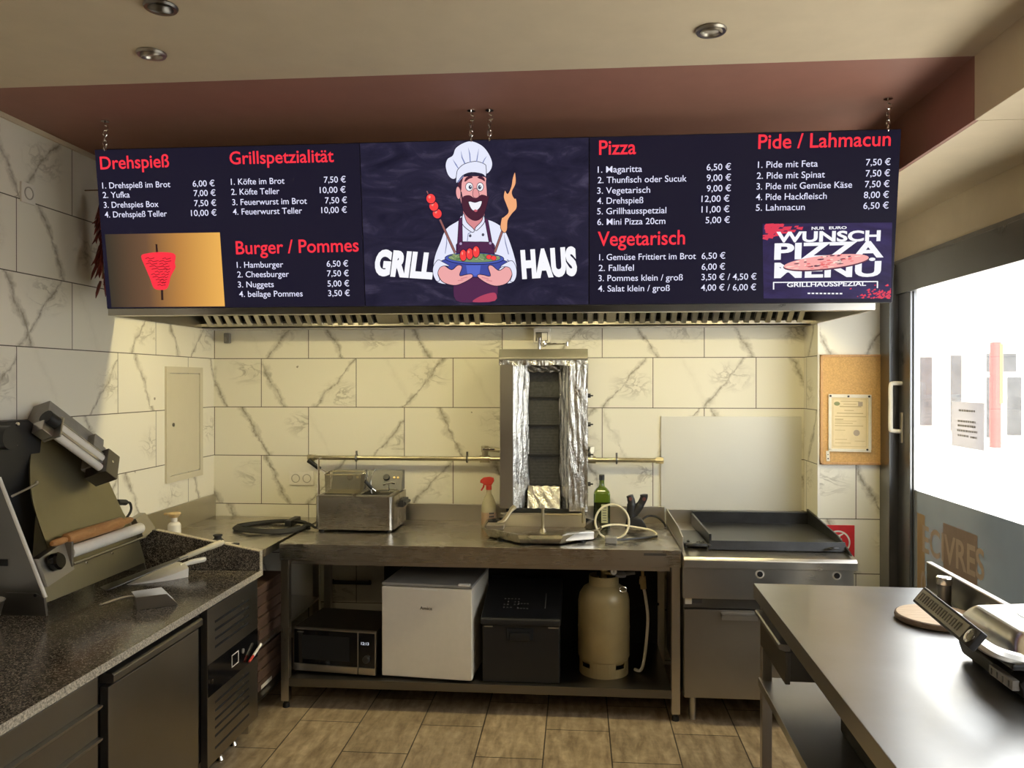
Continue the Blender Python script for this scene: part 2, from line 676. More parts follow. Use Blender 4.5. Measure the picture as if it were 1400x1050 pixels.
M_TILE_B = tile_mat('marble_tile_back', 0, 0.6, 0.155 + 30, -0.024 + 9)
M_TILE_L = tile_mat('marble_tile_left', 1, 0.705, 0.51 + 14.1, -0.024 + 9)
M_TILE_P = tile_mat('marble_tile_pillar', 0, 0.6, 0.0 + 24.28, -0.027 + 9)
M_TILE_PS = tile_mat('marble_tile_pillar_side', 1, 0.6, 0.0 + 18.1, -0.024 + 9)
M_FLOOR = floor_mat()
M_CREAM = plain('cream_wall_paint', (0.66, 0.56, 0.40), 0.75, 0, 0.03, 8)
M_MAUVE = plain('mauve_ceiling_paint', (0.34, 0.165, 0.125), 0.6, 0, 0.04, 8)
M_GRANITE = granite_mat()
M_STEEL = steel('brushed_steel')
M_STEEL_V = steel('brushed_steel_upright', brush=(60, 60, 2))
M_STEEL_TOP = steel('worn_steel_worktop', (0.56, 0.53, 0.47), 0.27, (2, 90, 90), 0.10, 0.0)
M_STEEL_T2 = steel('worn_steel_side_table', (0.52, 0.51, 0.49), 0.35, (30, 3, 30), 0.15, 0.0)
M_STEEL_DK = steel('dark_steel', (0.20, 0.19, 0.175), 0.36, (2, 60, 60))
M_STEEL_MID = steel('dull_steel', (0.40, 0.375, 0.33), 0.34, (60, 2, 60))
M_STEEL_OL = steel('olive_steel_chute', (0.34, 0.31, 0.21), 0.42, (60, 60, 3), 0.15)
M_CHROME = plain('chrome', (0.75, 0.73, 0.70), 0.10, 1.0, 0.02)
M_BLACK = plain('black_plastic', (0.012, 0.012, 0.013), 0.42)
M_BLACKG = plain('black_gloss', (0.006, 0.006, 0.007), 0.10)
M_RUBBER = plain('black_rubber', (0.018, 0.017, 0.016), 0.65)
M_CASTIRON = plain('black_griddle_iron', (0.030, 0.030, 0.031), 0.34, 0.4, 0.3, 14, 0.1)
M_WHITE = plain('white_enamel', (0.76, 0.70, 0.59), 0.35, 0, 0.02)
M_WPLAS = plain('white_plastic', (0.80, 0.76, 0.68), 0.40, 0, 0.03)
M_GREYB = plain('grey_plastic', (0.20, 0.19, 0.18), 0.45)
M_FOIL = foil_mat()
M_BURNER = plain('burner_ceramic_grey', (0.055, 0.055, 0.053), 0.55, 0.2, 0.25, 60, 0.2)
M_DARK = plain('dark_void', (0.006, 0.006, 0.006), 0.8)
M_GASBOT = plain('olive_grey_gas_paint', (0.36, 0.275, 0.125), 0.38, 0.1, 0.08, 10)
M_BRASS = plain('brass', (0.55, 0.42, 0.20), 0.28, 1.0)
M_RED = plain('red_plastic', (0.62, 0.06, 0.045), 0.4)
M_REDSIGN = plain('red_sign_face', (0.60, 0.028, 0.035), 0.35)
M_SIGNW = plain('white_sign_print', (0.80, 0.78, 0.74), 0.4)
M_OILGL = plain('green_bottle_glass', (0.085, 0.13, 0.012), 0.08, 0, 0.03, spec=0.7)
M_OILDK = plain('olive_oil_in_bottle', (0.010, 0.015, 0.004), 0.08, 0, 0.03, spec=0.7)
M_LABEL = plain('paper_label', (0.42, 0.40, 0.22), 0.6)
M_PRINT = plain('dark_print', (0.06, 0.055, 0.05), 0.6)
M_WOODR = wood_mat('beech_rolling_pin', (0.40, 0.175, 0.055), (0.56, 0.29, 0.11), (4, 2, 8), 0.4)
M_WOODB = wood_mat('pale_round_board', (0.60, 0.40, 0.22), (0.78, 0.60, 0.40), (2, 14, 2), 0.5)
M_CORK = plain('cork', (0.60, 0.36, 0.135), 0.85, 0, 0.16, 140, 0.25)
M_CORKF = wood_mat('cork_board_frame', (0.48, 0.25, 0.09), (0.62, 0.36, 0.15), (8, 8, 2))
M_PAPER = plain('old_paper', (0.74, 0.60, 0.35), 0.7, 0, 0.05, 20)
M_PAPERW = plain('paper_white', (0.74, 0.68, 0.55), 0.6)
M_CARD = plain('brown_cardboard', (0.085, 0.045, 0.026), 0.75, 0, 0.2, 16)
M_CHILI = plain('dried_chili', (0.16, 0.022, 0.015), 0.35, 0, 0.4, 40)
M_STRAW = plain('straw_bristles', (0.30, 0.20, 0.12), 0.7)
M_FRAME = steel('anthracite_frame', (0.26, 0.26, 0.265), 0.30, (60, 60, 2), 0.1, 0.01)
M_GLASS = glass_mat('clear_glass')
M_GLASS_FILM = glass_mat('lower_glass_film', (0.50, 0.54, 0.56), film=0.74, film_col=(0.21, 0.205, 0.19))
M_BEIGE = plain('beige_cap', (0.55, 0.40, 0.20), 0.5)
M_CABLEW = plain('white_cable', (0.66, 0.60, 0.44), 0.45)
M_PIPE = plain('galvanised_pipe', (0.50, 0.45, 0.33), 0.32, 1.0, 0.08)

# ------------------------------------------------------------------ the room
XL, XR, YB, YF, ZC = -2.26, 1.72, 4.75, -3.0, 2.74
struct('floor', MB().box(XL - .1, XR + .1, YF - .1, YB + .1, -0.12, 0.0), M_FLOOR)
mb = MB()
mb.box(XL - .1, 1.30, YF - .1, 2.69, ZC, ZC + .12)
mb.mi = 1
mb.box(XL - .1, 1.30, 2.69, YB + .1, ZC, ZC + .12)
struct('ceiling', mb, [M_CREAM, M_MAUVE])
mb = MB()
mb.box(1.285, XR + .1, YF - .1, 2.69, 2.53, ZC + .12, 0.004)
mb.mi = 1
mb.box(1.285, 1.30, 2.69, YB + .1, 2.531, ZC + .12)
mb.mi = 0
mb.box(1.30, XR + .1, 2.69, YB + .1, 2.53, ZC + .12)
struct('trim_1', mb, [M_CREAM, M_MAUVE], label='cream and mauve ceiling bulkhead above the glazed wall')
struct('wall_back', MB().box(XL - .1, XR + .1, YB, YB + .12, 0, ZC), M_TILE_B)
struct('wall_left', MB().box(XL - .12, XL, YF, YB, 0, ZC), M_TILE_L)
# thin pale edge strip closing the tiles under the ceiling
struct('trim_2', MB().box(XL, XL + .012, YF, YB, ZC - .022, ZC, 0.003), M_CREAM, label='cream strip along the top of the left tiles')
mb = MB()
mb.box(1.32, XR + .1, 4.472, YB, 0, ZC)
o = struct('wall_right', mb, [M_TILE_P, M_TILE_PS], label='tiled pillar beside the glazed door')
for pl in o.data.polygons:
    if abs(pl.normal.x) > 0.5:
        pl.material_index = 1
struct('trim_3', MB().box(1.314, 1.324, 4.466, 4.476, 0, 2.53), M_WPLAS, label='pale edge strip of the tiled pillar')
# wall behind the camera
struct('wall_front', MB().box(XL - .1, XR + .1, YF - .12, YF, 0, ZC), plain('dark_brown_wall', (0.10, 0.08, 0.065), 0.8))
# glazed wall on the right
mb = MB()
mb.box(XR, XR + .14, YF, 4.472, 2.30, 2.535)
mb.box(XR - .02, XR + .14, YF, 0.75, 0, 2.30)  # unseen wall piece added over the near glazing to cut daylight
struct('wall_right_lintel', mb, M_CREAM, label='cream strip of wall above the glazed door')
struct('trim_4', MB().box(XR - .03, XR, -0.4, 4.472, 2.29, 2.325, 0.004), M_GREYB, label='grey moulding above the door frame')
door = thing('door_1', 'dark framed glazed door and window on the right looking onto the street', 'door', (1.75, 3.2, 0))
door['kind'] = 'structure'
mb = MB()
mb.box(1.645, 1.76, 4.34, 4.472, 0, 2.30, 0.004)          # jamb post
mb.box(1.690, 1.726, 4.19, 4.335, 0, 2.22, 0.004)         # hinge stile of the leaf
mb.box(1.704, 1.722, 4.180, 4.192, 0.1, 2.16, 0.003)     # glazing bead
mb.box(1.675, 1.76, -0.4, 4.34, 2.14, 2.30, 0.004)        # head
mb.box(1.690, 1.726, -0.4, 4.19, 0, 0.12, 0.004)          # bottom rail
mb.box(1.675, 1.76, -0.4, -0.28, 0.0, 2.16, 0.004)
mb.box(1.690, 1.726, 1.55, 1.72, 0.0, 2.16, 0.004)
obj('door_frame', mb, M_FRAME, door)
obj('upper_pane', MB().box(1.710, 1.716, 1.6, 4.195, 1.128, 2.165), M_GLASS, door, smooth=None)
obj('lower_pane', MB().box(1.710, 1.716, 1.6, 4.195, 0.1, 1.128), M_GLASS_FILM, door, label='lower pane covered in grey film', smooth=None)
obj('side_pane', MB().box(1.710, 1.716, -0.3, 1.6, 0.1, 2.165), M_GLASS, door, smooth=None)
mb = MB()
DF = FR((1.7085, 4.10, 0.40), (0, -1, 0), (0, 0, 1))
mb.mi = 0
letters(mb, 'ECIVRES', 0.02, 0.62, 0.44, 0.13, DF, bold=0.02)
letters(mb, '01', 0.0, 0.10, 0.22, 0.12, DF, bold=0.02)
mb.mi = 1
mb.face([DF @ Vector(p) for p in ((-.045, 0, .0004), (.045, 0, .0004), (.045, .62, .0004), (-.045, .62, .0004))])
mb.mi = 2
mb.face([DF @ Vector(p) for p in ((.24, .25, .0003), (.56, .25, .0003), (.56, .62, .0003), (.24, .62, .0003))])
obj('window_lettering', mb, [plain('pink_window_lettering', (0.36, 0.28, 0.235), 0.6), plain('orange_window_film', (0.30, 0.20, 0.11), 0.6), plain('plum_window_film', (0.21, 0.155, 0.14), 0.6)], door, label='faded pink lettering seen from behind', smooth=None)
hd = MB()
hd.tube(spline([(1.690, 4.29, 1.672), (1.650, 4.29, 1.672), (1.634, 4.29, 1.658), (1.634, 4.29, 1.56), (1.634, 4.29, 1.440), (1.642, 4.29, 1.424), (1.690, 4.29, 1.420)], 5), 0.011, 10)
hnd = obj('handle', hd, M_WPLAS, door, label='white pull handle')
obj('lock_plate', MB().box(1.682, 1.692, 4.265, 4.295, 1.36, 1.52, 0.003), M_STEEL_V, door)

# ------------------------------------------------------------------ the street outside
M_PAVE = plain('pale_paving', (0.62, 0.60, 0.54), 0.8, 0, 0.08, 2)
M_STREET_SHADE = plain('street_shade_grey', (0.12, 0.14, 0.145), 0.85, 0, 0.08, 3)
M_FACADE = plain('white_render', (0.82, 0.80, 0.74), 0.8, 0, 0.03, 2)
M_SHOPGL = plain('grey_shop_glass', (0.05, 0.05, 0.052), 0.2, 0, 0.3, 3)
M_POST = plain('red_post_paint', (0.45, 0.05, 0.045), 0.5)
M_POSTY = plain('yellow_post_paint', (0.60, 0.33, 0.05), 0.5)
mb = MB()
mb.box(1.82, 7.0, -12, 40, -0.30, -0.1)
mb.box(9.4, 40, -12, 40, -0.30, -0.1)
struct('street_pavement', mb, M_PAVE)
struct('street_shade_band', MB().box(7.0, 9.4, -12, 40, -0.34, -0.11), M_STREET_SHADE)  # band of shade across the street, painted as a darker ground strip
fb = thing('shop_building', 'white shop building across the street beyond the glass', 'building', (13, 25, -0.1))
obj('facade', MB().box(7.5, 24, 24.6, 25.2, -0.1, 7.5), M_FACADE, fb)
for i, (x0, x1, z0, z1) in enumerate(((10.15, 10.56, 0.35, 2.45), (11.03, 11.40, 0.2, 2.5), (12.05, 12.37, 0.0, 1.85), (12.05, 12.95, 1.95, 2.55))):
    f = MB()
    f.box(x0, x1, 24.52, 24.6, z0, z1)
    f.mi = 1
    wi = obj('window', f, [M_GREYB, M_SHOPGL], fb)
    obj('pane', MB().box(x0 + .04, x1 - .04, 24.50, 24.53, z0 + .04, z1 - .04), M_SHOPGL, wi)
dr = obj('door', MB().box(12.55, 13.15, 24.5, 24.6, -0.05, 1.9), M_FACADE, fb)
obj('pane', MB().box(12.65, 13.05, 24.48, 24.51, 0.1, 1.82), M_SHOPGL, dr)
obj('handle', MB().tube(spline([(13.07, 24.49, 0.85), (13.07, 24.43, 0.9), (13.07, 24.43, 1.1), (13.07, 24.49, 1.15)]), 0.02), M_WPLAS, dr)
ps = MB()
ps.cyl((11.27, 22.4, -0.1), (11.27, 22.4, 2.75), 0.14)
ps = obj('street_post', ps, M_POST)
tag(ps, 'red street post standing before the white shop building', 'post')
yb = MB()
yb.cyl((11.35, 22.36, 1.1), (11.35, 22.36, 2.7), 0.09)
obj('yellow_band', yb, M_POSTY, ps, label='yellow strip on its upper half')

# ------------------------------------------------------------------ menu screens
E_BG = emis('screen_black', (0.012, 0.010, 0.024), 1.0, (0.004, 0.004, 0.005), 0.35)
E_RED = emis('screen_red', (1.0, 0.035, 0.06), 1.0)
E_WHITE = emis('screen_white', (0.80, 0.80, 1.0), 1.0)
E_PURE = emis('screen_bright_white', (0.95, 0.95, 1.0), 1.0)


def emis_noise(name, stops, scale, axis=None, strength=1.0):
    m, nt, p = newmat(name)
    if axis is None:
        n = _noise(nt, _coord(nt, (1, 1, 2.5)), scale, 7, 0.65, 1.5).outputs['Fac']
    else:
        sp = nt.nodes.new('ShaderNodeSeparateXYZ')
        nt.links.new(_coord(nt), sp.inputs[0])
        mr = nt.nodes.new('ShaderNodeMapRange')
        mr.inputs['From Min'].default_value, mr.inputs['From Max'].default_value = axis
        nt.links.new(sp.outputs[0], mr.inputs['Value'])
        n = mr.outputs['Result']
    c = _ramp(nt, n, stops)
    nt.links.new(c, p.inputs['Emission Color'])
    p.inputs['Emission Strength'].default_value = strength
    p.inputs['Base Color'].default_value = (0.004, 0.004, 0.005, 1)
    p.inputs['Specular IOR Level'].default_value = 0.12
    p.inputs['Roughness'].default_value = 0.4
    return m


E_SLATE = emis_noise('screen_crumpled_slate', [(0.3, (0.010, 0.009, 0.024)), (0.55, (0.022, 0.019, 0.044)), (0.75, (0.065, 0.055, 0.10))], 5)
E_ORANGE = emis_noise('screen_orange_picture', [(0.0, (0.045, 0.036, 0.024)), (0.35, (0.16, 0.085, 0.045)), (0.65, (0.52, 0.24, 0.06)), (1.0, (0.86, 0.45, 0.10))], 1, (-1.95, -1.46))
BU, BV = Vector((1, 0, 0)), Vector((0, -0.13065, 0.99143))
BN = BU.cross(BV)
BO = Vector((-1.957, 3.165, 1.985))
BF = FR(BO, BU, BV)
BW, BH = 3.170, 0.652
menu = thing('menu_screen', 'long black LED menu screen with red headings hanging from the mauve ceiling', 'menu screen', (-0.37, 3.17, 2.0))
hb = MB()
hb.box(-0.016, BW, 0, BH, -0.075, -0.004, 0.004, BF)
obj('housing', hb, M_BLACK, menu)
for (u0, u1, nm, mt, lb) in ((-0.012, 1.090, 'screen_panel', E_BG, 'screen panel with grill and burger prices'),
                             (1.094, 1.999, 'screen_panel', E_SLATE, 'middle screen panel with the chef emblem'),
                             (2.003, BW - .004, 'screen_panel', E_BG, 'screen panel with pizza prices')):
    obj(nm, MB().box(u0, u1, 0.004, BH - .004, -0.006, 0.0, 0, BF), mt, menu, label=lb)
HEAD = [('Drehspieß', 0.007, 0.301, 0.572, 0.575, 0.046), ('Grillspetzialität', 0.556, 0.986, 0.580, 0.580, 0.045), ('Burger / Pommes', 0.561, 1.074, 0.221, 0.226, 0.048),
        ('Pizza', 2.039, 2.181, 0.583, 0.583, 0.049), ('Vegetarisch', 2.035, 2.374, 0.234, 0.236, 0.050), ('Pide / Lahmacun', 2.643, 3.131, 0.591, 0.591, 0.048)]
ITEMS = [[('1. Drehspieß im Brot', 0.300, 0.494, 0.009, '6,00 €', 0.395, 0.487), ('2. Yufka', 0.124, 0.456, 0.008, '7,00 €', 0.397, 0.489),
          ('3. Drehspies Box', 0.244, 0.416, 0.009, '7,50 €', 0.396, 0.489), ('4. Drehspieß Teller', 0.277, 0.377, 0.010, '10,00 €', 0.380, 0.488)],
         [('1. Köfte im Brot', 0.779, 0.498, 0.556, '7,50 €', 0.942, 1.031), ('2. Köfte Teller', 0.756, 0.458, 0.555, '10,00 €', 0.923, 1.029),
          ('3. Feuerwurst im Brot', 0.868, 0.417, 0.557, '7,50 €', 0.943, 1.033), ('4. Feuerwurst Teller', 0.846, 0.379, 0.557, '10,00 €', 0.926, 1.031)],
         [('1. Hamburger', 0.757, 0.165, 0.561, '6,50 €', 0.939, 1.028), ('2. Cheesburger', 0.779, 0.126, 0.561, '7,50 €', 0.939, 1.029),
          ('3. Nuggets', 0.713, 0.085, 0.561, '5,00 €', 0.939, 1.029), ('4. beilage Pommes', 0.833, 0.046, 0.564, '3,50 €', 0.940, 1.030)],
         [('1. Magaritta', 2.205, 0.514, 2.034, '6,50 €', 2.451, 2.543), ('2. Thunfisch oder Sucuk', 2.376, 0.474, 2.034, '9,00 €', 2.452, 2.544),
          ('3. Vegetarisch', 2.237, 0.434, 2.032, '9,00 €', 2.453, 2.545), ('4. Drehspieß', 2.211, 0.395, 2.032, '12,00 €', 2.434, 2.540),
          ('5. Grillhausspetzial', 2.300, 0.355, 2.032, '11,00 €', 2.435, 2.541), ('6. Mini Pizza 20cm', 2.297, 0.314, 2.033, '5,00 €', 2.451, 2.544)],
         [('1. Gemüse Frittiert im Brot', 2.417, 0.177, 2.041, '6,50 €', 2.439, 2.530), ('2. Fallafel', 2.177, 0.135, 2.039, '6,00 €', 2.440, 2.530),
          ('3. Pommes klein / groß', 2.368, 0.095, 2.038, '3,50 € / 4,50 €', 2.440, 2.651), ('4. Salat klein / groß', 2.318, 0.054, 2.037, '4,00 € / 6,00 €', 2.439, 2.651)],
         [('1. Pide mit Feta', 2.867, 0.519, 2.644, '7,50 €', 3.044, 3.134), ('2. Pide mit Spinat', 2.895, 0.478, 2.641, '7,50 €', 3.045, 3.134),
          ('3. Pide mit Gemüse Käse', 2.997, 0.438, 2.641, '7,50 €', 3.044, 3.134), ('4. Pide Hackfleisch', 2.905, 0.398, 2.640, '8,00 €', 3.042, 3.134),
          ('5. Lahmacun', 2.825, 0.358, 2.641, '6,50 €', 3.042, 3.135)]]
for (s, u0, u1, v0, v1, cap) in HEAD:
    obj('menu_heading', letters(MB(), s, u0, u1, v0 - .001, cap * 1.10, BF, v1 - .001, bold=0.012, lift=0.0015), E_RED, menu, label='red heading ' + s, smooth=None)
for blk in ITEMS:
    a, b = MB(), MB()
    for (s, u1, v, u0, pr, p0, p1) in blk:
        letters(a, s, u0, u1, v, 0.0238, BF, bold=0.004, lift=0.0015)
        letters(b, pr, p0, p1, v, 0.0238, BF, bold=0.004, lift=0.0015)
    obj('dish_lettering', a, E_WHITE, menu, smooth=None)
    obj('price_lettering', b, E_WHITE, menu, smooth=None)


def flat(mb, pts, lift, M=BF, n=0):
    q = smooth_poly(pts, n) if n else pts
    mb.face([M @ Vector((x, y, lift)) for x, y in q])


def outline(mb, pts, w, lift, M=BF, n=4):
    q = smooth_poly(pts, n)
    m = len(q)
    vv = []
    for i in range(m):
        t = Vector(q[(i + 1) % m]) - Vector(q[i - 1])
        if t.length < 1e-9:
            t = Vector((1, 0))
        nn = Vector((-t.y, t.x)).normalized() * w
        p = Vector(q[i])
        vv.append((mb.bm.verts.new(M @ Vector((*(p + nn), lift))), mb.bm.verts.new(M @ Vector((*(p - nn), lift)))))
    for i in range(m):
        a, b = vv[i], vv[(i + 1) % m]
        f = mb.bm.faces.new((a[0], b[0], b[1], a[1]))
        f.material_index = mb.mi


# skewer picture, lower left
pic = MB()
flat(pic, [(0.008, 0.008), (0.500, 0.008), (0.497, 0.309), (0.004, 0.309)], 0.0012)
picture = obj('kebab_picture', pic, E_ORANGE, menu, label='orange picture of a red kebab cone on a spit', smooth=None)
Lz = lambda x, y: (-0.0307 + 8.22675e-4 * x - 6.95781e-5 * y, 0.7792 - 2.2104e-5 * x - 8.05263e-4 * y)
kb = MB()
kb.mi = 1
for a, b, w in (((362, 628), (368, 690), 5), ((393, 830), (397, 912), 6)):
    flat(kb, [Lz(a[0] - w, a[1]), Lz(a[0] + w, a[1]), Lz(b[0] + w, b[1]), Lz(b[0] - w, b[1])], 0.0018)
kb.mi = 0
cone = [(283, 690), (310, 676), (370, 668), (440, 670), (464, 685), (460, 720), (464, 745), (440, 790), (432, 830), (418, 855), (385, 860), (352, 852), (330, 800), (305, 745)]
flat(kb, [Lz(*p) for p in cone], 0.0022, n=3)
kb.mi = 2
for k in range(11):
    y = 700 + k * 13.5
    t = k / 10
    xa, xb = 296 + t * 62, 455 - t * 42
    for j in range(2):
        x0 = xa + R.uniform(0, 30) + j * (xb - xa) * 0.5
        x1 = min(xb, x0 + R.uniform(40, 85))
        q = [(x0, y), (x0 + (x1 - x0) * .35, y - 5), ((x0 + x1) / 2, y + 2), (x1, y - 4)]
        flat(kb, [Lz(*p) for p in q] + [Lz(p[0], p[1] + 3.2) for p in reversed(q)], 0.0026)
obj('kebab_cone', kb, [E_RED, emis('screen_dark_brown', (0.03, 0.012, 0.01)), emis('screen_dark_red', (0.22, 0.008, 0.015))], picture, label='red kebab cone', smooth=None)

# chef emblem on the middle panel
Cz = lambda x, y: (1.2953 + 6.59318e-4 * x - 1.87007e-5 * y, 0.6878 - 1.6776e-5 * x - 6.56389e-4 * y)
ch = MB()
CM = {}
cmats = []


def cm(name, col):
    if name not in CM:
        CM[name] = len(cmats)
        cmats.append(emis('emblem_' + name, col))
    ch.mi = CM[name]


_l = [0.0012]


def shape(pts, name, col, edge=2.6, n=4):
    _l[0] += 0.00012
    cm(name, col)
    flat(ch, [Cz(*p) for p in pts], _l[0], n=n)
    if edge:
        cm('outline', (0.010, 0.007, 0.030))
        outline(ch, [Cz(*p) for p in pts], edge * 6.6e-4 * 0.8, _l[0] + 0.00005, n=max(n, 1))


def ell(cx, cy, rx, ry, rot=0, k=14):
    c, s = math.cos(rot), math.sin(rot)
    return [(cx + rx * math.cos(2 * PI * i / k) * c - ry * math.sin(2 * PI * i / k) * s, cy + rx * math.cos(2 * PI * i / k) * s + ry * math.sin(2 * PI * i / k) * c) for i in range(k)]


WHT, SKIN, SKD = (0.80, 0.82, 0.98), (0.86, 0.40, 0.40), (0.70, 0.26, 0.28)
BEARD, APR = (0.070, 0.016, 0.035), (0.085, 0.022, 0.075)
TOM, BLUE, GRN = (0.95, 0.06, 0.06), (0.055, 0.075, 0.36), (0.20, 0.30, 0.14)
shape([(325, 492), (300, 520), (225, 570), (190, 650), (155, 740), (146, 830), (165, 890), (240, 905), (300, 860), (510, 860), (580, 895), (640, 885), (660, 820), (640, 720), (590, 590), (540, 540), (462, 510)], 'white', WHT)
shape([(335, 440), (450, 440), (452, 520), (425, 560), (385, 572), (338, 510)], 'skin_shade', SKD, 2)
shape([(330, 478), (322, 540), (380, 590), (395, 575), (350, 530)], 'white', WHT, 2.4)
shape([(452, 490), (458, 530), (412, 580), (402, 565), (440, 525)], 'white', WHT, 2.4)
shape([(296, 655), (400, 648), (512, 655), (522, 720), (545, 850), (530, 1000), (400, 1016), (288, 1005), (272, 900), (288, 720)], 'apron', APR, 2, 3)
shape([(302, 512), (322, 500), (326, 660), (292, 700)], 'apron', APR, 2, 0)
shape([(458, 508), (478, 512), (514, 690), (488, 655)], 'apron', APR, 2, 0)
shape([(395, 1012), (420, 985), (480, 960), (530, 955), (528, 1002)], 'hem', (0.45, 0.06, 0.12), 0, 3)
for p in ((372, 612), (450, 605)):
    shape(ell(p[0], p[1], 8, 9), 'button', (0.08, 0.08, 0.12), 0)
for p in ((315, 660), (495, 655)):
    shape(ell(p[0], p[1], 8, 8), 'stud', (0.45, 0.35, 0.55), 0)
for q in ([(352, 648), (358, 598), (375, 590), (378, 594), (362, 602), (357, 648)], [(228, 590), (232, 660), (222, 720), (218, 720), (226, 660)], [(575, 590), (590, 650), (610, 720), (604, 720), (585, 655)], [(205, 760), (250, 790), (245, 796), (200, 768)], [(600, 750), (640, 775), (636, 782), (596, 758)]):
    shape(q, 'fold', (0.25, 0.27, 0.45), 0, 0)
# head
shape([(300, 335), (308, 290), (330, 262), (455, 262), (466, 300), (472, 395), (448, 470), (400, 512), (350, 492), (318, 430)], 'skin', SKIN)
shape(ell(298, 358, 15, 38, -0.1), 'skin', SKIN, 2.2)
shape([(296, 318), (305, 268), (328, 258), (318, 300), (316, 345), (308, 330)], 'beard', BEARD, 0, 3)
shape([(316, 350), (326, 388), (352, 392), (400, 405), (445, 392), (482, 375), (472, 430), (452, 490), (420, 518), (385, 518), (345, 488), (322, 440)], 'beard', BEARD, 1.5)
shape([(360, 408), (400, 414), (440, 404), (432, 440), (408, 462), (380, 456)], 'teeth', (0.9, 0.9, 0.95), 2.0)
shape([(328, 380), (365, 372), (402, 390), (440, 368), (478, 382), (470, 400), (440, 406), (402, 404), (362, 410), (338, 400)], 'beard', BEARD, 0.5)
shape([(392, 462), (402, 455), (416, 462), (405, 470)], 'lip', (0.6, 0.12, 0.16), 0)
shape(ell(364, 322, 22, 25), 'teeth', (0.9, 0.9, 0.95), 2)
shape(ell(430, 322, 20, 25), 'teeth', (0.9, 0.9, 0.95), 2)
for p in ((370, 324), (427, 324)):
    shape(ell(p[0], p[1], 10, 12), 'pupil', (0.04, 0.05, 0.09), 0)
    shape(ell(p[0] + 3, p[1] - 4, 3, 3.5, 0, 8), 'teeth', (0.9, 0.9, 0.95), 0)
shape([(334, 290), (345, 268), (372, 258), (384, 268), (362, 276), (344, 290)], 'beard', BEARD, 0)
shape([(412, 268), (430, 260), (452, 270), (458, 290), (440, 280)], 'beard', BEARD, 0)
shape([(392, 335), (385, 365), (392, 384), (408, 388), (422, 380), (424, 362), (412, 335)], 'nose', (0.80, 0.33, 0.34), 1.6)
# hat
shape([(280, 275), (240, 262), (219, 205), (230, 160), (262, 138), (280, 95), (330, 64), (380, 56), (440, 82), (480, 128), (502, 182), (492, 225), (462, 245), (420, 190), (330, 200)], 'white', WHT)
shape([(286, 302), (288, 240), (300, 215), (335, 188), (400, 173), (452, 188), (464, 205), (464, 262), (440, 246), (375, 238), (322, 258)], 'white', WHT, 2.2, 3)
for q in ([(262, 160), (285, 190), (300, 215), (294, 215), (278, 192)], [(312, 110), (322, 150), (340, 185), (333, 188), (316, 152)], [(355, 90), (368, 130), (372, 178), (366, 178), (362, 132)], [(420, 95), (415, 140), (410, 176), (404, 176), (410, 138)], [(470, 140), (455, 165), (445, 188), (440, 184), (452, 160)], [(292, 290), (330, 255), (330, 262), (296, 300)]):
    shape(q, 'hat_fold', (0.22, 0.26, 0.50), 0, 0)
# skewers
shape([(182, 520), (194, 514), (288, 712), (276, 720)], 'stick', (0.30, 0.12, 0.11), 1.4, 0)
shape([(104, 350), (110, 346), (122, 372), (116, 376)], 'stick', (0.30, 0.12, 0.11), 0.6, 0)
for p in ((171, 482), (150, 438), (132, 394)):
    shape(ell(p[0], p[1], 29, 31, -0.4), 'tomato', TOM, 3)
    shape(ell(p[0] - 8, p[1] - 10, 7, 9), 'tomato_shine', (1.0, 0.28, 0.22), 0)
shape([(562, 578), (574, 584), (530, 712), (518, 704)], 'stick', (0.30, 0.12, 0.11), 1.4, 0)
flame = [(638, 236), (644, 300), (622, 352), (636, 388), (648, 392), (652, 445), (624, 480), (600, 520), (596, 575), (578, 592), (556, 562), (562, 508), (572, 500), (602, 470), (590, 430), (572, 382), (580, 342), (596, 362), (616, 320), (624, 270)]
shape(flame, 'flame', (0.90, 0.42, 0.20), 2.2)
# bowl, salad, hands
shape([(222, 755), (240, 805), (290, 852), (400, 862), (510, 852), (555, 805), (578, 755)], 'bowl', BLUE, 2.4)
shape([(350, 790), (440, 788), (430, 852), (360, 852)], 'bowl_shine', (0.10, 0.15, 0.60), 0, 0)
shape(ell(400, 748, 180, 36), 'bowl_rim', (0.075, 0.11, 0.48), 2.4, 3)
shape(ell(400, 744, 160, 27), 'salad', GRN, 1.2, 3)
for k in range(26):
    x = 255 + k * 11.4
    a = R.uniform(-.9, .9)
    shape(ell(x, 740 + R.uniform(-14, 14), 13, 5, a, 8), R.choice(['leaf', 'leaf_pale']), (0.12, 0.24, 0.08), 0.6, 2)
CMx = CM
for p in ((333, 730), (372, 721), (411, 708)):
    shape(ell(p[0], p[1], 22, 35), 'tomato', TOM, 2.4)
    shape(ell(p[0] - 6, p[1] - 12, 5, 9), 'tomato_shine', (1.0, 0.28, 0.22), 0)
for p in ((490, 738), (518, 744)):
    shape(ell(p[0], p[1], 17, 14), 'tomato', TOM, 1.2)
shape([(176, 835), (186, 800), (215, 792), (262, 818), (296, 792), (318, 790), (326, 806), (312, 852), (350, 846), (384, 842), (390, 862), (330, 898), (275, 912), (205, 890)], 'skin', SKIN)
shape([(634, 832), (622, 800), (596, 792), (552, 818), (512, 790), (492, 788), (486, 804), (500, 852), (458, 846), (428, 844), (424, 860), (478, 896), (540, 912), (606, 890)], 'skin', SKIN)
for q in ([(318, 868), (360, 858), (362, 863), (322, 874)], [(448, 858), (492, 868), (488, 874), (446, 863)], [(300, 880), (335, 876), (336, 881), (302, 886)], [(476, 876), (512, 880), (510, 886), (474, 881)]):
    shape(q, 'skin_shade', SKD, 0, 0)
shape([(150, 800), (178, 760), (205, 770), (250, 795), (215, 795), (190, 808), (178, 842), (190, 880), (170, 888), (150, 850)], 'white', WHT, 2)
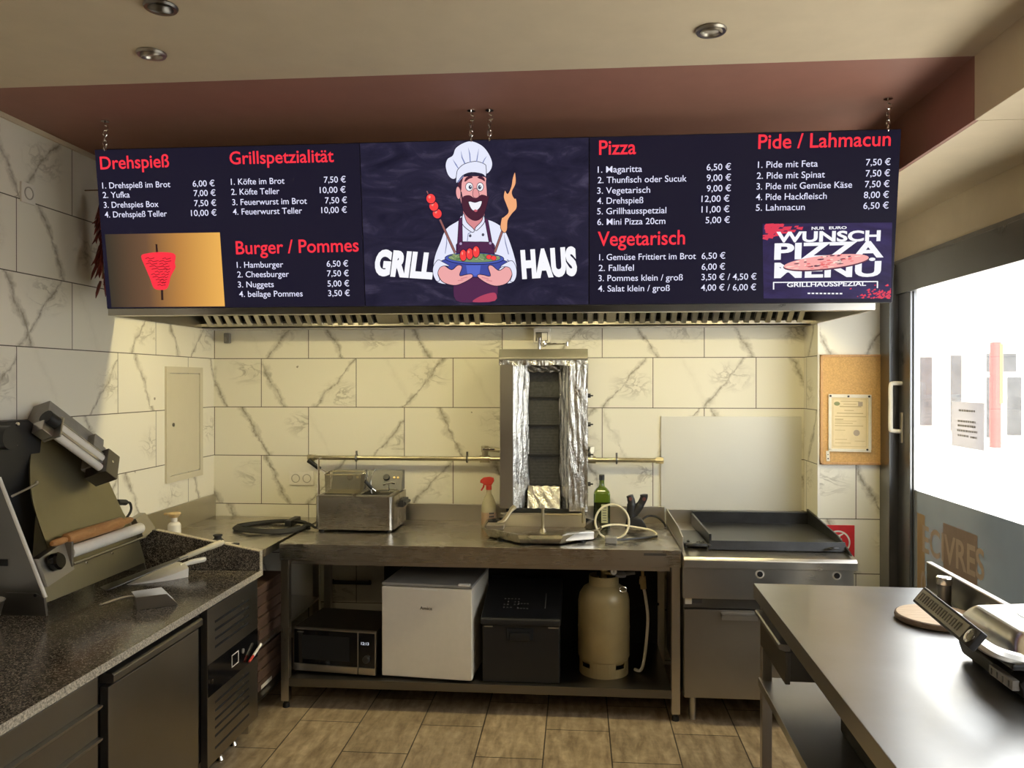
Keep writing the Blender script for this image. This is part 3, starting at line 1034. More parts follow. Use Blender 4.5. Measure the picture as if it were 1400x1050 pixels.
shape([(656, 800), (632, 760), (600, 768), (560, 795), (598, 795), (620, 806), (632, 842), (622, 880), (642, 884), (658, 850)], 'white', WHT, 2)
gl = emis('emblem_leaf_light', (0.34, 0.42, 0.20))
if 'leaf_pale' in CM:
    cmats[CM['leaf_pale']] = gl
emblem = obj('chef_emblem', ch, cmats, menu, label='cartoon chef in white hat holding a blue salad bowl', smooth=None)
gr = MB()
letters(gr, 'GRILL', 1.132, 1.372, 0.136, 0.098, BF, 0.117, bold=0.065, shear=0.16, lift=0.0016, spacing=1.05)
obj('grill_lettering', gr, E_PURE, menu, smooth=None)
gr = MB()
letters(gr, 'HAUS', 1.735, 1.955, 0.115, 0.106, BF, 0.127, bold=0.065, shear=-0.06, lift=0.0016, spacing=1.05)
obj('haus_lettering', gr, E_PURE, menu, smooth=None)
# wish pizza advert, lower right
Wz = lambda x, y: (2.6323 + 4.0846e-4 * x + 1.22964e-5 * y, 0.3532 - 7.1438e-6 * x - 4.22027e-4 * y)
E_INDIGO = emis_noise('screen_indigo', [(0.3, (0.022, 0.014, 0.05)), (0.7, (0.05, 0.035, 0.13))], 4)
ad = MB()
flat(ad, [Wz(85, 105), Wz(1268, 92), Wz(1272, 778), Wz(95, 785)], 0.0012)
adv = obj('pizza_advert', ad, E_INDIGO, menu, label='advert WUNSCH PIZZA MENÜ with a pizza', smooth=None)
ad = MB()
for k in range(60):
    x = 85 + abs(R.gauss(0, 120))
    y = 105 + R.uniform(0, 130) * max(.1, 1 - (x - 85) / 500)
    ww = R.uniform(20, 90)
    flat(ad, [Wz(x, y), Wz(x + ww, y - 4), Wz(x + ww * .8, y + R.uniform(6, 26)), Wz(max(85, x - 8), y + 14)], 0.0014 + k * 1e-6)
for k in range(90):
    x = 1270 - abs(R.gauss(0, 130))
    y = 775 - abs(R.gauss(0, 45))
    w = R.uniform(6, 30)
    flat(ad, [Wz(x - w, y), Wz(min(1272, x), y - w * .6), Wz(min(1272, x + w * .3), y), Wz(x - w * .3, y + 5)], 0.0014 + k * 1e-6)
obj('red_embers', ad, emis('screen_ember_red', (0.75, 0.045, 0.09)), adv, smooth=None)
ad = MB()
letters(ad, 'WUNSCH', 2.721, 3.111, 0.238, 0.039, BF, bold=0.035, lift=0.0018)
letters(ad, 'PIZZA', 2.716, 3.126, 0.173, 0.060, BF, 0.177, bold=0.035, lift=0.0018)
letters(ad, 'MENÜ', 2.718, 3.119, 0.102, 0.057, BF, 0.104, bold=0.035, lift=0.0018)
letters(ad, 'GRILLHAUSSPEZIAL', 2.768, 3.066, 0.065, 0.017, BF, 0.067, bold=0.025, lift=0.0018)
letters(ad, 'NUR', 2.853, 2.902, 0.283, 0.011, BF, bold=0.03, lift=0.0018)
letters(ad, 'EURO', 2.918, 2.984, 0.284, 0.010, BF, bold=0.03, lift=0.0018)
for p, q in (((183, 637), (1150, 622)),):
    flat(ad, [Wz(p[0], p[1] - 5), Wz(q[0], q[1] - 5), Wz(q[0], q[1] + 5), Wz(p[0], p[1] + 5)], 0.0018)
for x, y0, y1 in ((188, 635, 702), (1146, 622, 682)):
    flat(ad, [Wz(x - 6, y0), Wz(x + 6, y0), Wz(x + 6, y1), Wz(x - 6, y1)], 0.0018)
for k in range(9):
    x = 505 + k * 37
    flat(ad, [Wz(x, 728), Wz(x + 24, 728), Wz(x + 24, 741), Wz(x, 741)], 0.0018)
obj('advert_lettering', ad, E_PURE, adv, smooth=None)
pz = MB()


def pell(cx, cy, rx, ry, k=40):
    c, s = math.cos(-0.11), math.sin(-0.11)
    return [Wz(cx + rx * math.cos(2 * PI * i / k) * c - ry * math.sin(2 * PI * i / k) * s, cy + rx * math.cos(2 * PI * i / k) * s + ry * math.sin(2 * PI * i / k) * c) for i in range(k)]


pz.mi = 1
flat(pz, pell(672, 456, 398, 66), 0.0022)
pz.mi = 0
flat(pz, pell(672, 448, 392, 60), 0.0024)
for k in range(60):
    a, rr = R.uniform(0, 2 * PI), math.sqrt(R.uniform(0, .85))
    pz.mi = R.choice([1, 2, 2, 3])
    cx, cy = rr * 390 * math.cos(a), rr * 58 * math.sin(a)
    cx, cy = cx * math.cos(-.11) - cy * math.sin(-.11), cx * math.sin(-.11) + cy * math.cos(-.11)
    flat(pz, pell(672 + cx, 448 + cy, R.uniform(10, 34), R.uniform(3, 7), 8), 0.0026 + k * 1e-6)
obj('pizza', pz, [emis('screen_pizza_pink', (0.95, 0.42, 0.40)), emis('screen_pizza_dark', (0.10, 0.03, 0.06)), emis('screen_pizza_red', (0.85, 0.16, 0.16)), emis('screen_pizza_cream', (1.0, 0.75, 0.65))], adv, label='pink round pizza', smooth=None)

# chains that carry the screens
for (x, y, lb) in ((-1.912, 3.06, 'thin silver chain holding the left end of the menu screen'), (-0.415, 3.06, 'left one of the two silver chains above the chef emblem'),
                   (-0.343, 3.06, 'right one of the two silver chains above the chef emblem'), (1.155, 3.06, 'silver chain holding the right end of the menu screen')):
    t = thing('hanging_chain', lb, 'chain', (x, y, ZC), 0, 'chains holding the menu screen')
    hk = MB()
    hk.cyl((x, y, ZC - .004), (x, y, ZC), 0.016)
    hk.tube(spline([(x, y, ZC), (x, y, ZC - .018), (x + .010, y, ZC - .024), (x + .010, y, ZC - .038), (x - .006, y, ZC - .040)], 4), 0.0028, 6)
    obj('ceiling_hook', hk, M_CHROME, t)
    lk = MB()
    z = ZC - .050
    i = 0
    while z > 2.625:
        c, s = math.cos(i * 1.35 + .6), math.sin(i * 1.35 + .6)
        lk.tube([(x + .007 * math.cos(a) * c, y + .007 * math.cos(a) * s, z + .0135 * math.sin(a)) for a in [2 * PI * k / 10 for k in range(10)]], 0.0024, 5, True)
        z -= 0.020
        i += 1
    obj('chain_links', lk, M_CHROME, t)

# ------------------------------------------------------------------ extractor hood
hood = thing('extractor_hood', 'wide stainless extractor hood above the cooking line behind the menu screen', 'extractor hood', (-0.5, 4.2, 2.0))
mb = MB()
mb.hexa([(XL, 3.64, 2.0), (1.32, 3.64, 2.0), (1.32, 3.66, 2.0), (XL, 3.66, 2.0), (XL, 3.64, 2.50), (1.32, 3.64, 2.50), (1.32, 3.66, 2.50), (XL, 3.66, 2.50)])
mb.box(XL, 1.32, 3.66, 4.75, 2.48, 2.50)
mb.box(XL, XL + .015, 3.66, 4.75, 2.0, 2.48)
mb.box(1.305, 1.32, 3.66, 4.75, 2.0, 2.48)
obj('canopy', mb, M_STEEL, hood)
mb = MB()
mb.box(XL + .015, 1.305, 3.655, 3.70, 2.0, 2.012)
mb.box(XL + .015, 1.305, 3.69, 3.70, 2.0, 2.03)
obj('front_lip', mb, M_STEEL, hood)
mb = MB()
mb.box(XL + .015, 1.305, 4.56, 4.745, 2.0, 2.008)
mb.box(XL + .015, 1.305, 4.56, 4.572, 2.0, 2.026)
obj('grease_gutter', mb, M_STEEL, hood)
xs = [-2.20, -1.14, -0.53, 0.06, 0.16, 1.28]
segs = ((-2.22, -1.18), (-1.03, -0.55), (-0.43, 0.16), (0.22, 1.27))
for (xa, xb) in segs:
    mb = MB()
    y0, z0, y1, z1 = 4.575, 2.022, 4.06, 2.44
    FM = FR((xa, y0, z0), (1, 0, 0), (0, y1 - y0, z1 - z0))
    L = math.hypot(y1 - y0, z1 - z0)
    mb.box(0, xb - xa, -.0, .006, -.02, .004, 0, FM)
    mb.box(0, xb - xa, L - .02, L, -.02, .02, 0, FM)
    mb.mi = 1
    mb.box(0, xb - xa, .004, L - .004, -.028, -.022, 0, FM)
    mb.mi = 0
    n = int((xb - xa) / 0.058)
    for k in range(n):
        x = (k + .5) * (xb - xa) / n
        mb.prism([(-.019, 0), (-.014, -.016), (.014, -.016), (.019, 0), (.011, -.003), (-.011, -.003)], L - .03, Matrix(FM) @ Matrix(((1, 0, 0, x), (0, 0, 1, .002), (0, -1, 0, .0), (0, 0, 0, 1))))
    obj('baffle_filter', mb, [M_STEEL, M_DARK], hood)
for (xa, xb) in ((-1.17, -1.04), (-0.54, -0.44), (0.165, 0.215)):
    mb = MB()
    mb.hexa([(xa, 4.57, 2.012), (xb, 4.57, 2.012), (xb, 4.05, 2.43), (xa, 4.05, 2.43), (xa, 4.58, 2.03), (xb, 4.58, 2.03), (xb, 4.06, 2.45), (xa, 4.06, 2.45)])
    obj('blanking_plate', mb, M_STEEL, hood)

M_HLENS = emis('hood_lamp_glass', (1.0, 0.88, 0.50), 3.0)
for x in (-1.55, -0.70, 0.10, 0.92):
    hl = obj('hood_lamp', MB().box(x - .16, x + .16, 3.735, 3.805, 2.305, 2.36, .006), M_STEEL, hood)
    obj('lamp_glass', MB().box(x - .14, x + .14, 3.745, 3.795, 2.296, 2.307, .003), M_HLENS, hl)
    lamp('hood_lamp_light', 'AREA', (x, 3.77, 2.290), 6.6, (1.0, 0.86, 0.45), (0, 0, 0), 0.28, 0.05)
# ------------------------------------------------------------------ ceiling spotlights
M_LENS = plain('clouded_lamp_lens', (0.50, 0.46, 0.38), 0.12)


def spot(x, y, tilt, rz, ring, label, led=False):
    t = thing('ceiling_spotlight', label, 'spotlight', (x, y, ZC), 0, 'recessed ceiling spotlights')
    m = MB()
    m.lathe([(0.030, -.001), (0.046, -.001), (0.047, -.004), (0.043, -.010), (0.034, -.009), (0.030, -.004)], 32, cap=False)
    obj('rim', m, ring, t, local=True)
    T = Matrix.Rotation(rz, 4, 'Z') @ Matrix.Rotation(tilt, 4, 'X')
    m = MB()
    m.lathe([(0.0, -.004), (0.026, -.005), (0.029, -.012), (0.033, -.014), (0.035, -.008), (0.033, .004), (0.0, .004)], 28, T)
    obj('swivel_ring', m, ring, t, local=True)
    m = MB()
    m.lathe([(0.0, -.0085), (0.020, -.0075), (0.0255, -.0055)], 24, T, cap=False)
    ln = obj('lens', m, M_BLACKG if led else M_LENS, t, local=True)
    if led:
        d = MB()
        for k in range(16):
            a = 2 * PI * k / 16
            d.lathe([(0, -.0032), (.0026, -.0022), (.0034, 0)], 8, T @ Matrix.Translation((.0185 * math.cos(a), .0185 * math.sin(a), -.0078)))
        obj('lamp_dots', d, M_LENS, ln, local=True)


spot(-1.172, 2.14, 0.5, 0.6, M_STEEL_DK, 'dark ceiling spotlight with a ring of small lamps at the top edge', True)
spot(-1.369, 2.442, 0.22, -0.5, M_STEEL_MID, 'ceiling spotlight with clouded lens above the left end of the menu screen')
for lx, ly in ((-1.1, 0.2), (0.3, 0.2), (-1.1, -1.3), (0.3, -1.3)):  # bodies for the added fill lamps, out of view
    m = MB()
    m.box(lx - .085, lx + .085, ly - .085, ly + .085, 2.728, ZC, .003)
    tag(obj('fill_lamp', m, M_WPLAS), 'added white square fill lamp at the ceiling behind the viewpoint', 'lamp', 'added fill lamps behind the viewpoint')
spot(0.399, 2.42, 0.12, 0.5, M_STEEL_MID, 'ceiling spotlight with clouded lens above the pizza price column')

# ------------------------------------------------------------------ fittings on the walls


M_SOCK = plain('socket_shadow_white', (0.42, 0.39, 0.33), 0.4)


def socket(name, M, n, label, parent_loc, group=None):
    """n-gang wall socket; local x right, y up, z out of the wall"""
    t = thing(name, label, 'wall socket', parent_loc, 0, group)
    w = 0.072 * n + .012
    m = MB()
    m.box(-w / 2, w / 2, -.042, .042, 0, .010, .004, M)
    obj('cover_plate', m, M_WPLAS, t)
    for k in range(n):
        cx = (k - (n - 1) / 2) * 0.071
        m = MB()
        m.lathe([(.027, .010), (.027, .012), (.0225, .0125), (.021, .002), (0, .002)], 28, M @ Matrix.Translation((cx, 0, 0)), cap=False)
        m.mi = 1
        for dx in (-.0095, .0095):
            m.cyl(M @ Vector((cx + dx, 0, .0022)), M @ Vector((cx + dx, 0, .003)), .0028, seg=10)
        obj('socket_insert', m, [M_SOCK, M_DARK], t)
    return t


socket('wall_socket', FR((XL, 3.075, 2.455), (0, 1, 0), (0, 0, 1)), 1, 'single white wall socket high on the left tiled wall', (XL, 3.075, 2.455))
socket('wall_socket', FR((-1.698, YB, 1.085), (1, 0, 0), (0, 0, 1)), 2, 'double white wall socket beside the deep fryer on the back wall', (-1.698, YB, 1.085))
t = thing('switch_box', 'small pale surface switch box under the hood above the kebab grill', 'switch box', (-0.212, YB, 1.96))
m = MB()
m.box(-.263, -.162, 4.69, YB, 1.912, 2.0, .005)
obj('box_body', m, M_WPLAS, t)
m = MB()
m.box(-.250, -.178, 4.686, 4.691, 1.922, 1.975, .002)
f = obj('switch_frame', m, M_GREYB, t)
m = MB()
m.box(-.246, -.214, 4.680, 4.687, 1.926, 1.971, .002)
m.mi = 1
m.box(-.213, -.182, 4.680, 4.687, 1.926, 1.971, .002)
obj('rocker', m, [M_STEEL_DK, M_WPLAS], f)
m = MB()
m.box(-2.182, -2.146, 4.715, YB, 1.918, 1.982, .006)
m.box(-2.172, -2.160, 4.70, 4.716, 1.93, 1.955, .003)
tag(obj('wall_clip', m, M_GREYB), 'small grey clip on the back wall under the left end of the hood', 'clip')

ap = thing('access_panel', 'tall cream metal access panel set in the left tiled wall', 'access panel', (XL, 4.37, 1.44))
m = MB()
ya, yb2, za, zb = 4.163, 4.583, 1.120, 1.765
m.box(XL, XL + .012, ya + .035, yb2 - .035, zb - .035, zb)
m.box(XL, XL + .012, ya + .035, yb2 - .035, za, za + .035)
m.box(XL, XL + .012, ya, ya + .035, za, zb)
m.box(XL, XL + .012, yb2 - .035, yb2, za, zb)
obj('frame', m, plain('cream_panel_paint', (0.60, 0.55, 0.42), 0.45, 0, 0.015, 12), ap)
dm = obj('door', MB().box(XL, XL + .009, ya + .039, yb2 - .039, za + .039, zb - .039, .002), bpy.data.materials['cream_panel_paint'], ap)
m = MB()
m.cyl((XL + .009, ya + .075, 1.44), (XL + .013, ya + .075, 1.44), .011)
m.box(XL + .013, XL + .016, ya + .072, ya + .078, 1.433, 1.447)
obj('lock', m, M_STEEL_DK, dm)

# gas rail along the back wall
rail = thing('gas_pipe', 'horizontal galvanised gas pipe along the back wall behind the kebab grill', 'pipe', (-0.56, 4.70, 1.22))
m = MB()
m.tube([(-1.60, 4.69, 1.219), (0.47, 4.69, 1.219)], .0135, 14)
obj('pipe', m, M_PIPE, rail)
for x in (-1.615, 0.478):
    m = MB()
    m.cyl((x - .022, 4.69, 1.219), (x + .022, 4.69, 1.219), .0205, seg=6)
    obj('end_cap', m, M_PIPE, rail)
for x in (-1.336, -0.66, 0.228):
    m = MB()
    m.tube([(x, 4.69 + .02 * math.cos(a), 1.219 + .02 * math.sin(a)) for a in [2 * PI * k / 16 for k in range(16)]], .006, 6, True)
    m.cyl((x, 4.71, 1.219), (x, YB, 1.219), .005)
    m.cyl((x, 4.69, 1.237), (x, 4.69, 1.262), .006)
    obj('pipe_clamp', m, M_STEEL_DK, rail)
for x, s in ((-0.553, 1), (0.075, -1)):
    m = MB()
    m.cyl((x - .03, 4.69, 1.219), (x + .03, 4.69, 1.219), .022)
    m.cyl((x, 4.69, 1.219), (x, 4.69, 1.265), .019)
    m.cyl((x, 4.69, 1.262), (x, 4.69, 1.296), .025, seg=6)
    m.cyl((x, 4.69, 1.280), (x + s * .12, 4.66, 1.272), .014)
    v = obj('gas_tap', m, M_PIPE, rail)
    m = MB()
    m.box(x - .012, x + .05 * s + .012 * (s > 0), 4.655, 4.667, 1.272, 1.286, .003)
    obj('tap_lever', m, M_CHROME, v)

# dried chillies on the left wall beside the screen
ch = thing('chili_garland', 'string of dried dark red chillies hanging on the left wall by the menu screen', 'chili garland', (-2.16, 3.44, 2.5))
m = MB()
m.tube(spline([(-2.16, 3.46, 2.56), (-2.158, 3.45, 2.40), (-2.162, 3.44, 2.15)]), .004, 6)
m.cyl((-2.26, 3.46, 2.56), (-2.155, 3.46, 2.56), .003)
obj('cord', m, M_STRAW, ch)
m = MB()
for k in range(70):
    z = R.uniform(2.14, 2.53)
    a = R.uniform(0, 2 * PI)
    wob = 0.012 + .026 * (2.53 - z) / .4
    b = Vector((-2.16 + wob * .5 * math.cos(a), 3.45 + wob * .8 * math.sin(a), z))
    L = R.uniform(.06, .11)
    d = Vector((math.cos(a) * .35, math.sin(a) * .5, -1)).normalized()
    m.tube([b, b + d * L * .3 + Vector((0, 0, .002)), b + d * L * .7, b + d * L + Vector((R.uniform(-.012, .012), R.uniform(-.012, .012), 0))], [.0045, .0075, .006, .001], 6)
obj('dried_chillies', m, M_CHILI, ch, kind='stuff')

# cork board with its certificate, tag and the extinguisher sign on the pillar
YP = 4.472
cb = thing('cork_board', 'cork notice board in thin wooden frame on the tiled pillar by the door', 'notice board', (1.49, YP, 1.53))
x0, x1, z0, z1 = 1.326, 1.658, 1.226, 1.829
obj('cork_panel', MB().box(x0 + .008, x1 - .008, YP - .012, YP, z0 + .008, z1 - .008), M_CORK, cb)
m = MB()
m.box(x0, x1, YP - .018, YP, z0, z0 + .012, .002)
m.box(x0, x1, YP - .018, YP, z1 - .012, z1, .002)
m.box(x0, x0 + .012, YP - .018, YP, z0, z1, .002)
m.box(x1 - .012, x1, YP - .018, YP, z0, z1, .002)
obj('frame', m, M_CORKF, cb)
ct = thing('certificate', 'yellowed framed certificate pinned on the cork board', 'certificate', (1.48, YP - .02, 1.46))
CF = FR((1.367, YP - .013, 1.305), (1, 0, -.015), (0, 0, 1))
m = MB()
m.box(0, .226, 0, .302, 0, .004, .001, CF)
obj('sheet', m, M_PAPER, ct)
m = MB()
for (a, b, c, d) in ((0, .228, .290, .308), (0, .226, -.006, .010), (0, .016, 0, .300), (.212, .228, .006, .302)):
    m.box(a, b, c, d, .003, .009, .002, CF)
obj('sleeve_border', m, M_PAPERW, ct, label='pale plastic border')
m = MB()
m.mi = 0
for (y, xa, xb, h) in ((.268, .065, .165, .004), (.252, .080, .150, .004), (.238, .060, .175, .006), (.218, .085, .135, .004), (.202, .045, .185, .005), (.185, .035, .200, .004), (.168, .035, .080, .006), (.160, .035, .150, .003), (.148, .035, .130, .004), (.134, .035, .185, .004), (.110, .035, .090, .003), (.060, .035, .100, .003), (.052, .140, .195, .003), (.040, .035, .120, .003)):
    m.face([CF @ Vector(p) for p in ((xa, y, .0046), (xb, y, .0046), (xb, y + h, .0046), (xa, y + h, .0046))])
for a, b, c, d in ((.024, .202, .281, .283), (.024, .202, .022, .024), (.024, .026, .022, .283), (.200, .202, .022, .283)):
    m.face([CF @ Vector(p) for p in ((a, c, .0046), (b, c, .0046), (b, d, .0046), (a, d, .0046))])
m.mi = 1
m.face([CF @ Vector((.046 + .016 * math.cos(a), .256 + .011 * math.sin(a), .0046)) for a in [2 * PI * k / 16 for k in range(16)]])
m.mi = 2
m.face([CF @ Vector(p) for p in ((.158, .244, .0047), (.182, .244, .0047), (.182, .268, .0047), (.158, .268, .0047))])
m.face([CF @ Vector((.150 + .017 * math.cos(a), .098 + .017 * math.sin(a), .0046)) for a in [2 * PI * k / 16 for k in range(16)]])
obj('print', m, [plain('faded_print', (0.50, 0.38, 0.20), 0.7), plain('green_emblem_ink', (0.26, 0.27, 0.12), 0.7), plain('grey_stamp_ink', (0.42, 0.33, 0.24), 0.7)], ct, smooth=None)
for (x, y) in ((.010, .298), (.105, .297), (.214, .298), (.205, .008)):
    obj('push_pin', MB().lathe([(.0, .006), (.0055, .005), (.0055, 0)], 12, CF @ Matrix.Translation((x, y, .008))), M_BLACK, ct)
tg = MB()
TF = FR((1.358, YP - .013, 1.245), (1, 0, .04), (-.04, 0, 1))
tg.box(0, .018, 0, .056, .001, .004, .001, TF)
tg.mi = 1
tg.cyl(TF @ Vector((.009, .014, .004)), TF @ Vector((.009, .014, .0047)), .004)
tg.cyl(TF @ Vector((.009, .036, .004)), TF @ Vector((.009, .036, .0047)), .003)
tag(obj('paper_tag', tg, [M_PAPERW, M_PRINT]), 'small cream tag hanging below the certificate on the cork board', 'tag')
sg = thing('fire_extinguisher_sign', 'square red fire extinguisher sign low on the tiled pillar behind the griddle', 'sign', (1.43, YP, 0.80))
obj('sign_plate', MB().box(1.335, 1.512, YP - .004, YP, .704, .893, .001), M_REDSIGN, sg)
m = MB()
SF = FR((1.4235, YP - .0045, .7985), (1, 0, 0), (0, 0, 1))
c = [(.066 * math.cos(2 * PI * k / 40), .066 * math.sin(2 * PI * k / 40)) for k in range(40)]
d = [(.057 * math.cos(2 * PI * k / 40), .057 * math.sin(2 * PI * k / 40)) for k in range(40)]
for k in range(40):
    q = (k + 1) % 40
    m.face([SF @ Vector((*p, .0004)) for p in (c[k], c[q], d[q], d[k])])
flat(m, [(-.012, -.045), (.022, -.045), (.022, .012), (.014, .024), (.004, .024), (-.012, .012)], .0004, SF, 3)
flat(m, [(-.004, .024), (.012, .024), (.012, .034), (.030, .046), (.026, .050), (-.004, .038)], .0005, SF)
flat(m, [(-.006, .030), (-.030, .015), (-.034, -.030), (-.028, -.030), (-.024, .012), (-.004, .024)], .0005, SF)
obj('sign_symbol', m, M_SIGNW, sg, smooth=None)
# paper notice on the door glass
nt_ = thing('paper_notice', 'white printed paper notice taped on the door glass', 'notice', (1.707, 3.65, 1.49))
NF = FR((1.7075, 3.775, 1.388), (0, -1, 0), (0, 0, 1))
m = MB()
m.box(0, .292, 0, .203, -.0005, .0005, 0, NF)
pm, pnt, pp = newmat('backlit_paper')
pp.inputs['Base Color'].default_value = (0.70, 0.68, 0.68, 1)
ptr = pnt.nodes.new('ShaderNodeBsdfTranslucent')
ptr.inputs['Color'].default_value = (0.75, 0.73, 0.74, 1)
pmx = pnt.nodes.new('ShaderNodeMixShader')
pmx.inputs[0].default_value = 0.45
pnt.links.new(pp.outputs[0], pmx.inputs[1])
pnt.links.new(ptr.outputs[0], pmx.inputs[2])
pnt.links.new(pmx.outputs[0], pnt.nodes['Material Output'].inputs['Surface'])
obj('sheet', m, pm, nt_)
m = MB()
for (y, xa, xb) in ((.160, .07, .215), (.112, .06, .22), (.092, .06, .22), (.070, .055, .235), (.048, .06, .16), (.046, .175, .235)):
    x = xa
    while x < xb:
        w = R.uniform(.010, .024)
        m.face([NF @ Vector(p) for p in ((x, y, .0008), (min(x + w, xb), y, .0008), (min(x + w, xb), y + .009, .0008), (x, y + .009, .0008))])
        x += w + .004
obj('print', m, plain('grey_print', (0.35, 0.34, 0.36), 0.8), nt_, smooth=None)

# ------------------------------------------------------------------ main stainless work table
wt = thing('work_table', 'long stainless steel work table with lower shelf along the back wall', 'work table', (-0.51, 4.3, 0))
X0, X1, Y0, Y1 = -1.527, 0.507, 3.94, 4.70
m = MB()
m.box(X0, X1, Y0, Y1, .812, .85, .003)
m.box(X0, X1, Y0, Y0 + .02, .765, .815, .002)
obj('table_top', m, M_STEEL_TOP, wt)
obj('backsplash', MB().box(X0, X1, Y1 - .02, Y1, .85, .948, .003), M_STEEL, wt)
m = MB()
m.box(X0 + .05, X1 - .05, Y0 + .045, Y0 + .065, .735, .812)
m.box(X0 + .02, X0 + .04, Y0 + .05, Y1 - .05, .74, .812)
m.box(X1 - .04, X1 - .02, Y0 + .05, Y1 - .05, .74, .812)
obj('apron', m, M_STEEL, wt)
for x in (X0 + .003, X1 - .045):
    for y in (Y0 + .01, Y1 - .06):
        lg = obj('leg', MB().box(x, x + .042, y, y + .042, .035, .812, .003), M_STEEL_V, wt)
        obj('foot', MB().lathe([(.012, 0.036), (.012, .022), (.017, .018), (.018, 0.0), (0, 0)], 16, Matrix.Translation((x + .021, y + .021, 0))), M_BLACK, lg)
m = MB()
m.box(X0 + .045, X1 - .045, Y0 + .012, Y1 - .02, .112, .155, .002)
obj('lower_shelf', m, M_STEEL_DK, wt)
obj('shade_panel', MB().box(-1.16, X1 - .045, Y1 - .035, Y1 - .022, .155, .812), plain('shade_panel_black', (0.012, 0.011, 0.010), 0.6), wt, label='added dark panel standing in for shade below the top')  # added dark sheet, paints the shade under the table top
m = MB()
m.box(.325, .435, Y0 - .0015, Y0, .822, .834)
obj('maker_plate', m, M_STEEL_DK, wt)

# ------------------------------------------------------------------ corner table along the left wall
ctb = thing('corner_table', 'stainless corner table between the granite counter and the work table', 'work table', (-1.9, 4.18, 0))
cX0, cX1, cY0, cY1 = -2.255, -1.555, 3.615, 4.735
m = MB()
m.box(cX0, cX1, cY0, cY1, .808, .848, .003)
obj('table_top', m, M_STEEL_TOP, ctb)
m = MB()
m.box(cX0, cX0 + .015, cY0, cY1, .848, .985, .003)
obj('backsplash', m, M_STEEL, ctb)
for x in (cX0 + .01, cX1 - .05):
    for y in (cY0 + .03, cY1 - .06):
        obj('leg', MB().box(x, x + .04, y, y + .04, 0, .81, .003), M_STEEL_V, ctb)
obj('middle_shelf', MB().box(cX0 + .01, cX1 - .01, cY0 + .03, cY1 - .02, .362, .374, .002), M_STEEL, ctb)
obj('lower_shelf', MB().box(cX0 + .01, cX1 - .01, cY0 + .03, cY1 - .02, .10, .112, .002), M_STEEL_DK, ctb)
# stacks of brown cartons on its shelves
for (zb, hs, w) in ((.374, (.055, .06, .052, .058, .05), 'upper'), (.112, (.052, .058, .05, .048), 'lower')):
    z = zb
    for k, h in enumerate(hs):
        n = len(hs)
        pos = ['bottom', 'second from bottom', 'third from bottom', 'fourth from bottom', 'top'][k] if k < n - 1 else 'top'
        t = thing('carton', '%s brown carton of the stack on the %s shelf under the corner table' % (pos, w), 'carton', (-1.75, 4.0, z), 0, 'brown cartons under the corner table')
        dx, dy = R.uniform(-.012, .0), R.uniform(-.015, .015)
        m = MB()
        m.box(-1.93 + dx, -1.595 + dx, 3.84 + dy, 4.20 + dy, z + .0005, z + h - .006, .004)
        b = obj('tray', m, M_CARD, t)
        m = MB()
        m.box(-1.934 + dx, -1.591 + dx, 3.836 + dy, 4.204 + dy, z + h - .022, z + h - .0005, .004)
        obj('lid', m, M_CARD, t)
        if w == 'lower' and k == 0:
            lb = MB()
            LF = FR((-1.592 + dx, 3.87 + dy, z + .008), (0, 1, 0), (0, 0, 1))
            lb.face([LF @ Vector(p) for p in ((0, 0, .0006), (.14, 0, .0006), (.14, .02, .0006), (0, .02, .0006))])
            obj('label', lb, M_PAPERW, t, smooth=None)
        z += h

# things on the corner table
cl = MB()
pts = []
for k in range(90):
    a = 2 * PI * k / 30
    rr = 1 - .04 * (k / 30)
    pts.append((-1.725 + .205 * rr * math.cos(a) + .01 * math.sin(3 * a), 4.335 + .165 * rr * math.sin(a), .858 + .006 * (k // 30) + .004 * math.sin(2 * a)))
cl.tube(pts, .0075, 8)
cl.tube(spline([(-1.46, 4.30, .866), (-1.53, 4.36, .880), (-1.66, 4.40, .884), (-1.82, 4.36, .876), (-1.90, 4.28, .868)]), .0075, 8)
ck = thing('coiled_cable', 'thick black cable coiled on the corner table beside the fryer', 'cable', (-1.69, 4.40, .85), 0)
obj('cable_loops', cl, M_RUBBER, ck)
m = MB()
m.box(-1.66, -1.62, 4.36, 4.52, .856, .892, .006)
obj('cable_tie', m, M_BLACK, ck)
pg = thing('black_plug', 'small round black stopper on the corner table', 'stopper', (-1.875, 3.985, .848))
m = MB()
m.lathe([(0, 0), (.030, 0), (.030, .006), (.022, .012), (.018, .016), (.018, .024), (.024, .027), (.023, .034), (0, .036)], 28)
obj('stopper_body', m, M_RUBBER, pg, local=True)
br = thing('pastry_brush', 'small pastry brush with black bristles lying on the corner table', 'brush', (-1.77, 3.88, .853), math.radians(-18))
m = MB()
m.tube([(-.065, 0, .004), (-.02, 0, .005), (.02, 0, .006), (.03, 0, .006)], [.004, .0065, .006, .0065], 10)
obj('handle', m, M_WPLAS, br, local=True)
m = MB()
m.box(.028, .062, -.013, .013, .001, .011, .003)
obj('bristles', m, M_BLACK, br, local=True)
sb = thing('pump_bottle', 'small white bottle with beige cap at the left end of the corner table', 'bottle', (-2.146, 4.05, .848))
m = MB()
m.lathe([(0, 0), (.031, 0), (.033, .006), (.033, .068), (.028, .078), (.017, .085), (.017, .108), (0, .108)], 28)
obj('bottle_body', m, M_WPLAS, sb, local=True)
m = MB()
m.lathe([(0.0, .108), (.018, .108), (.030, .120), (.034, .128), (.030, .134), (0, .136)], 28)
m.box(-.055, .0, -.011, .011, .120, .132, .004)
obj('cap', m, M_BEIGE, sb, local=True)

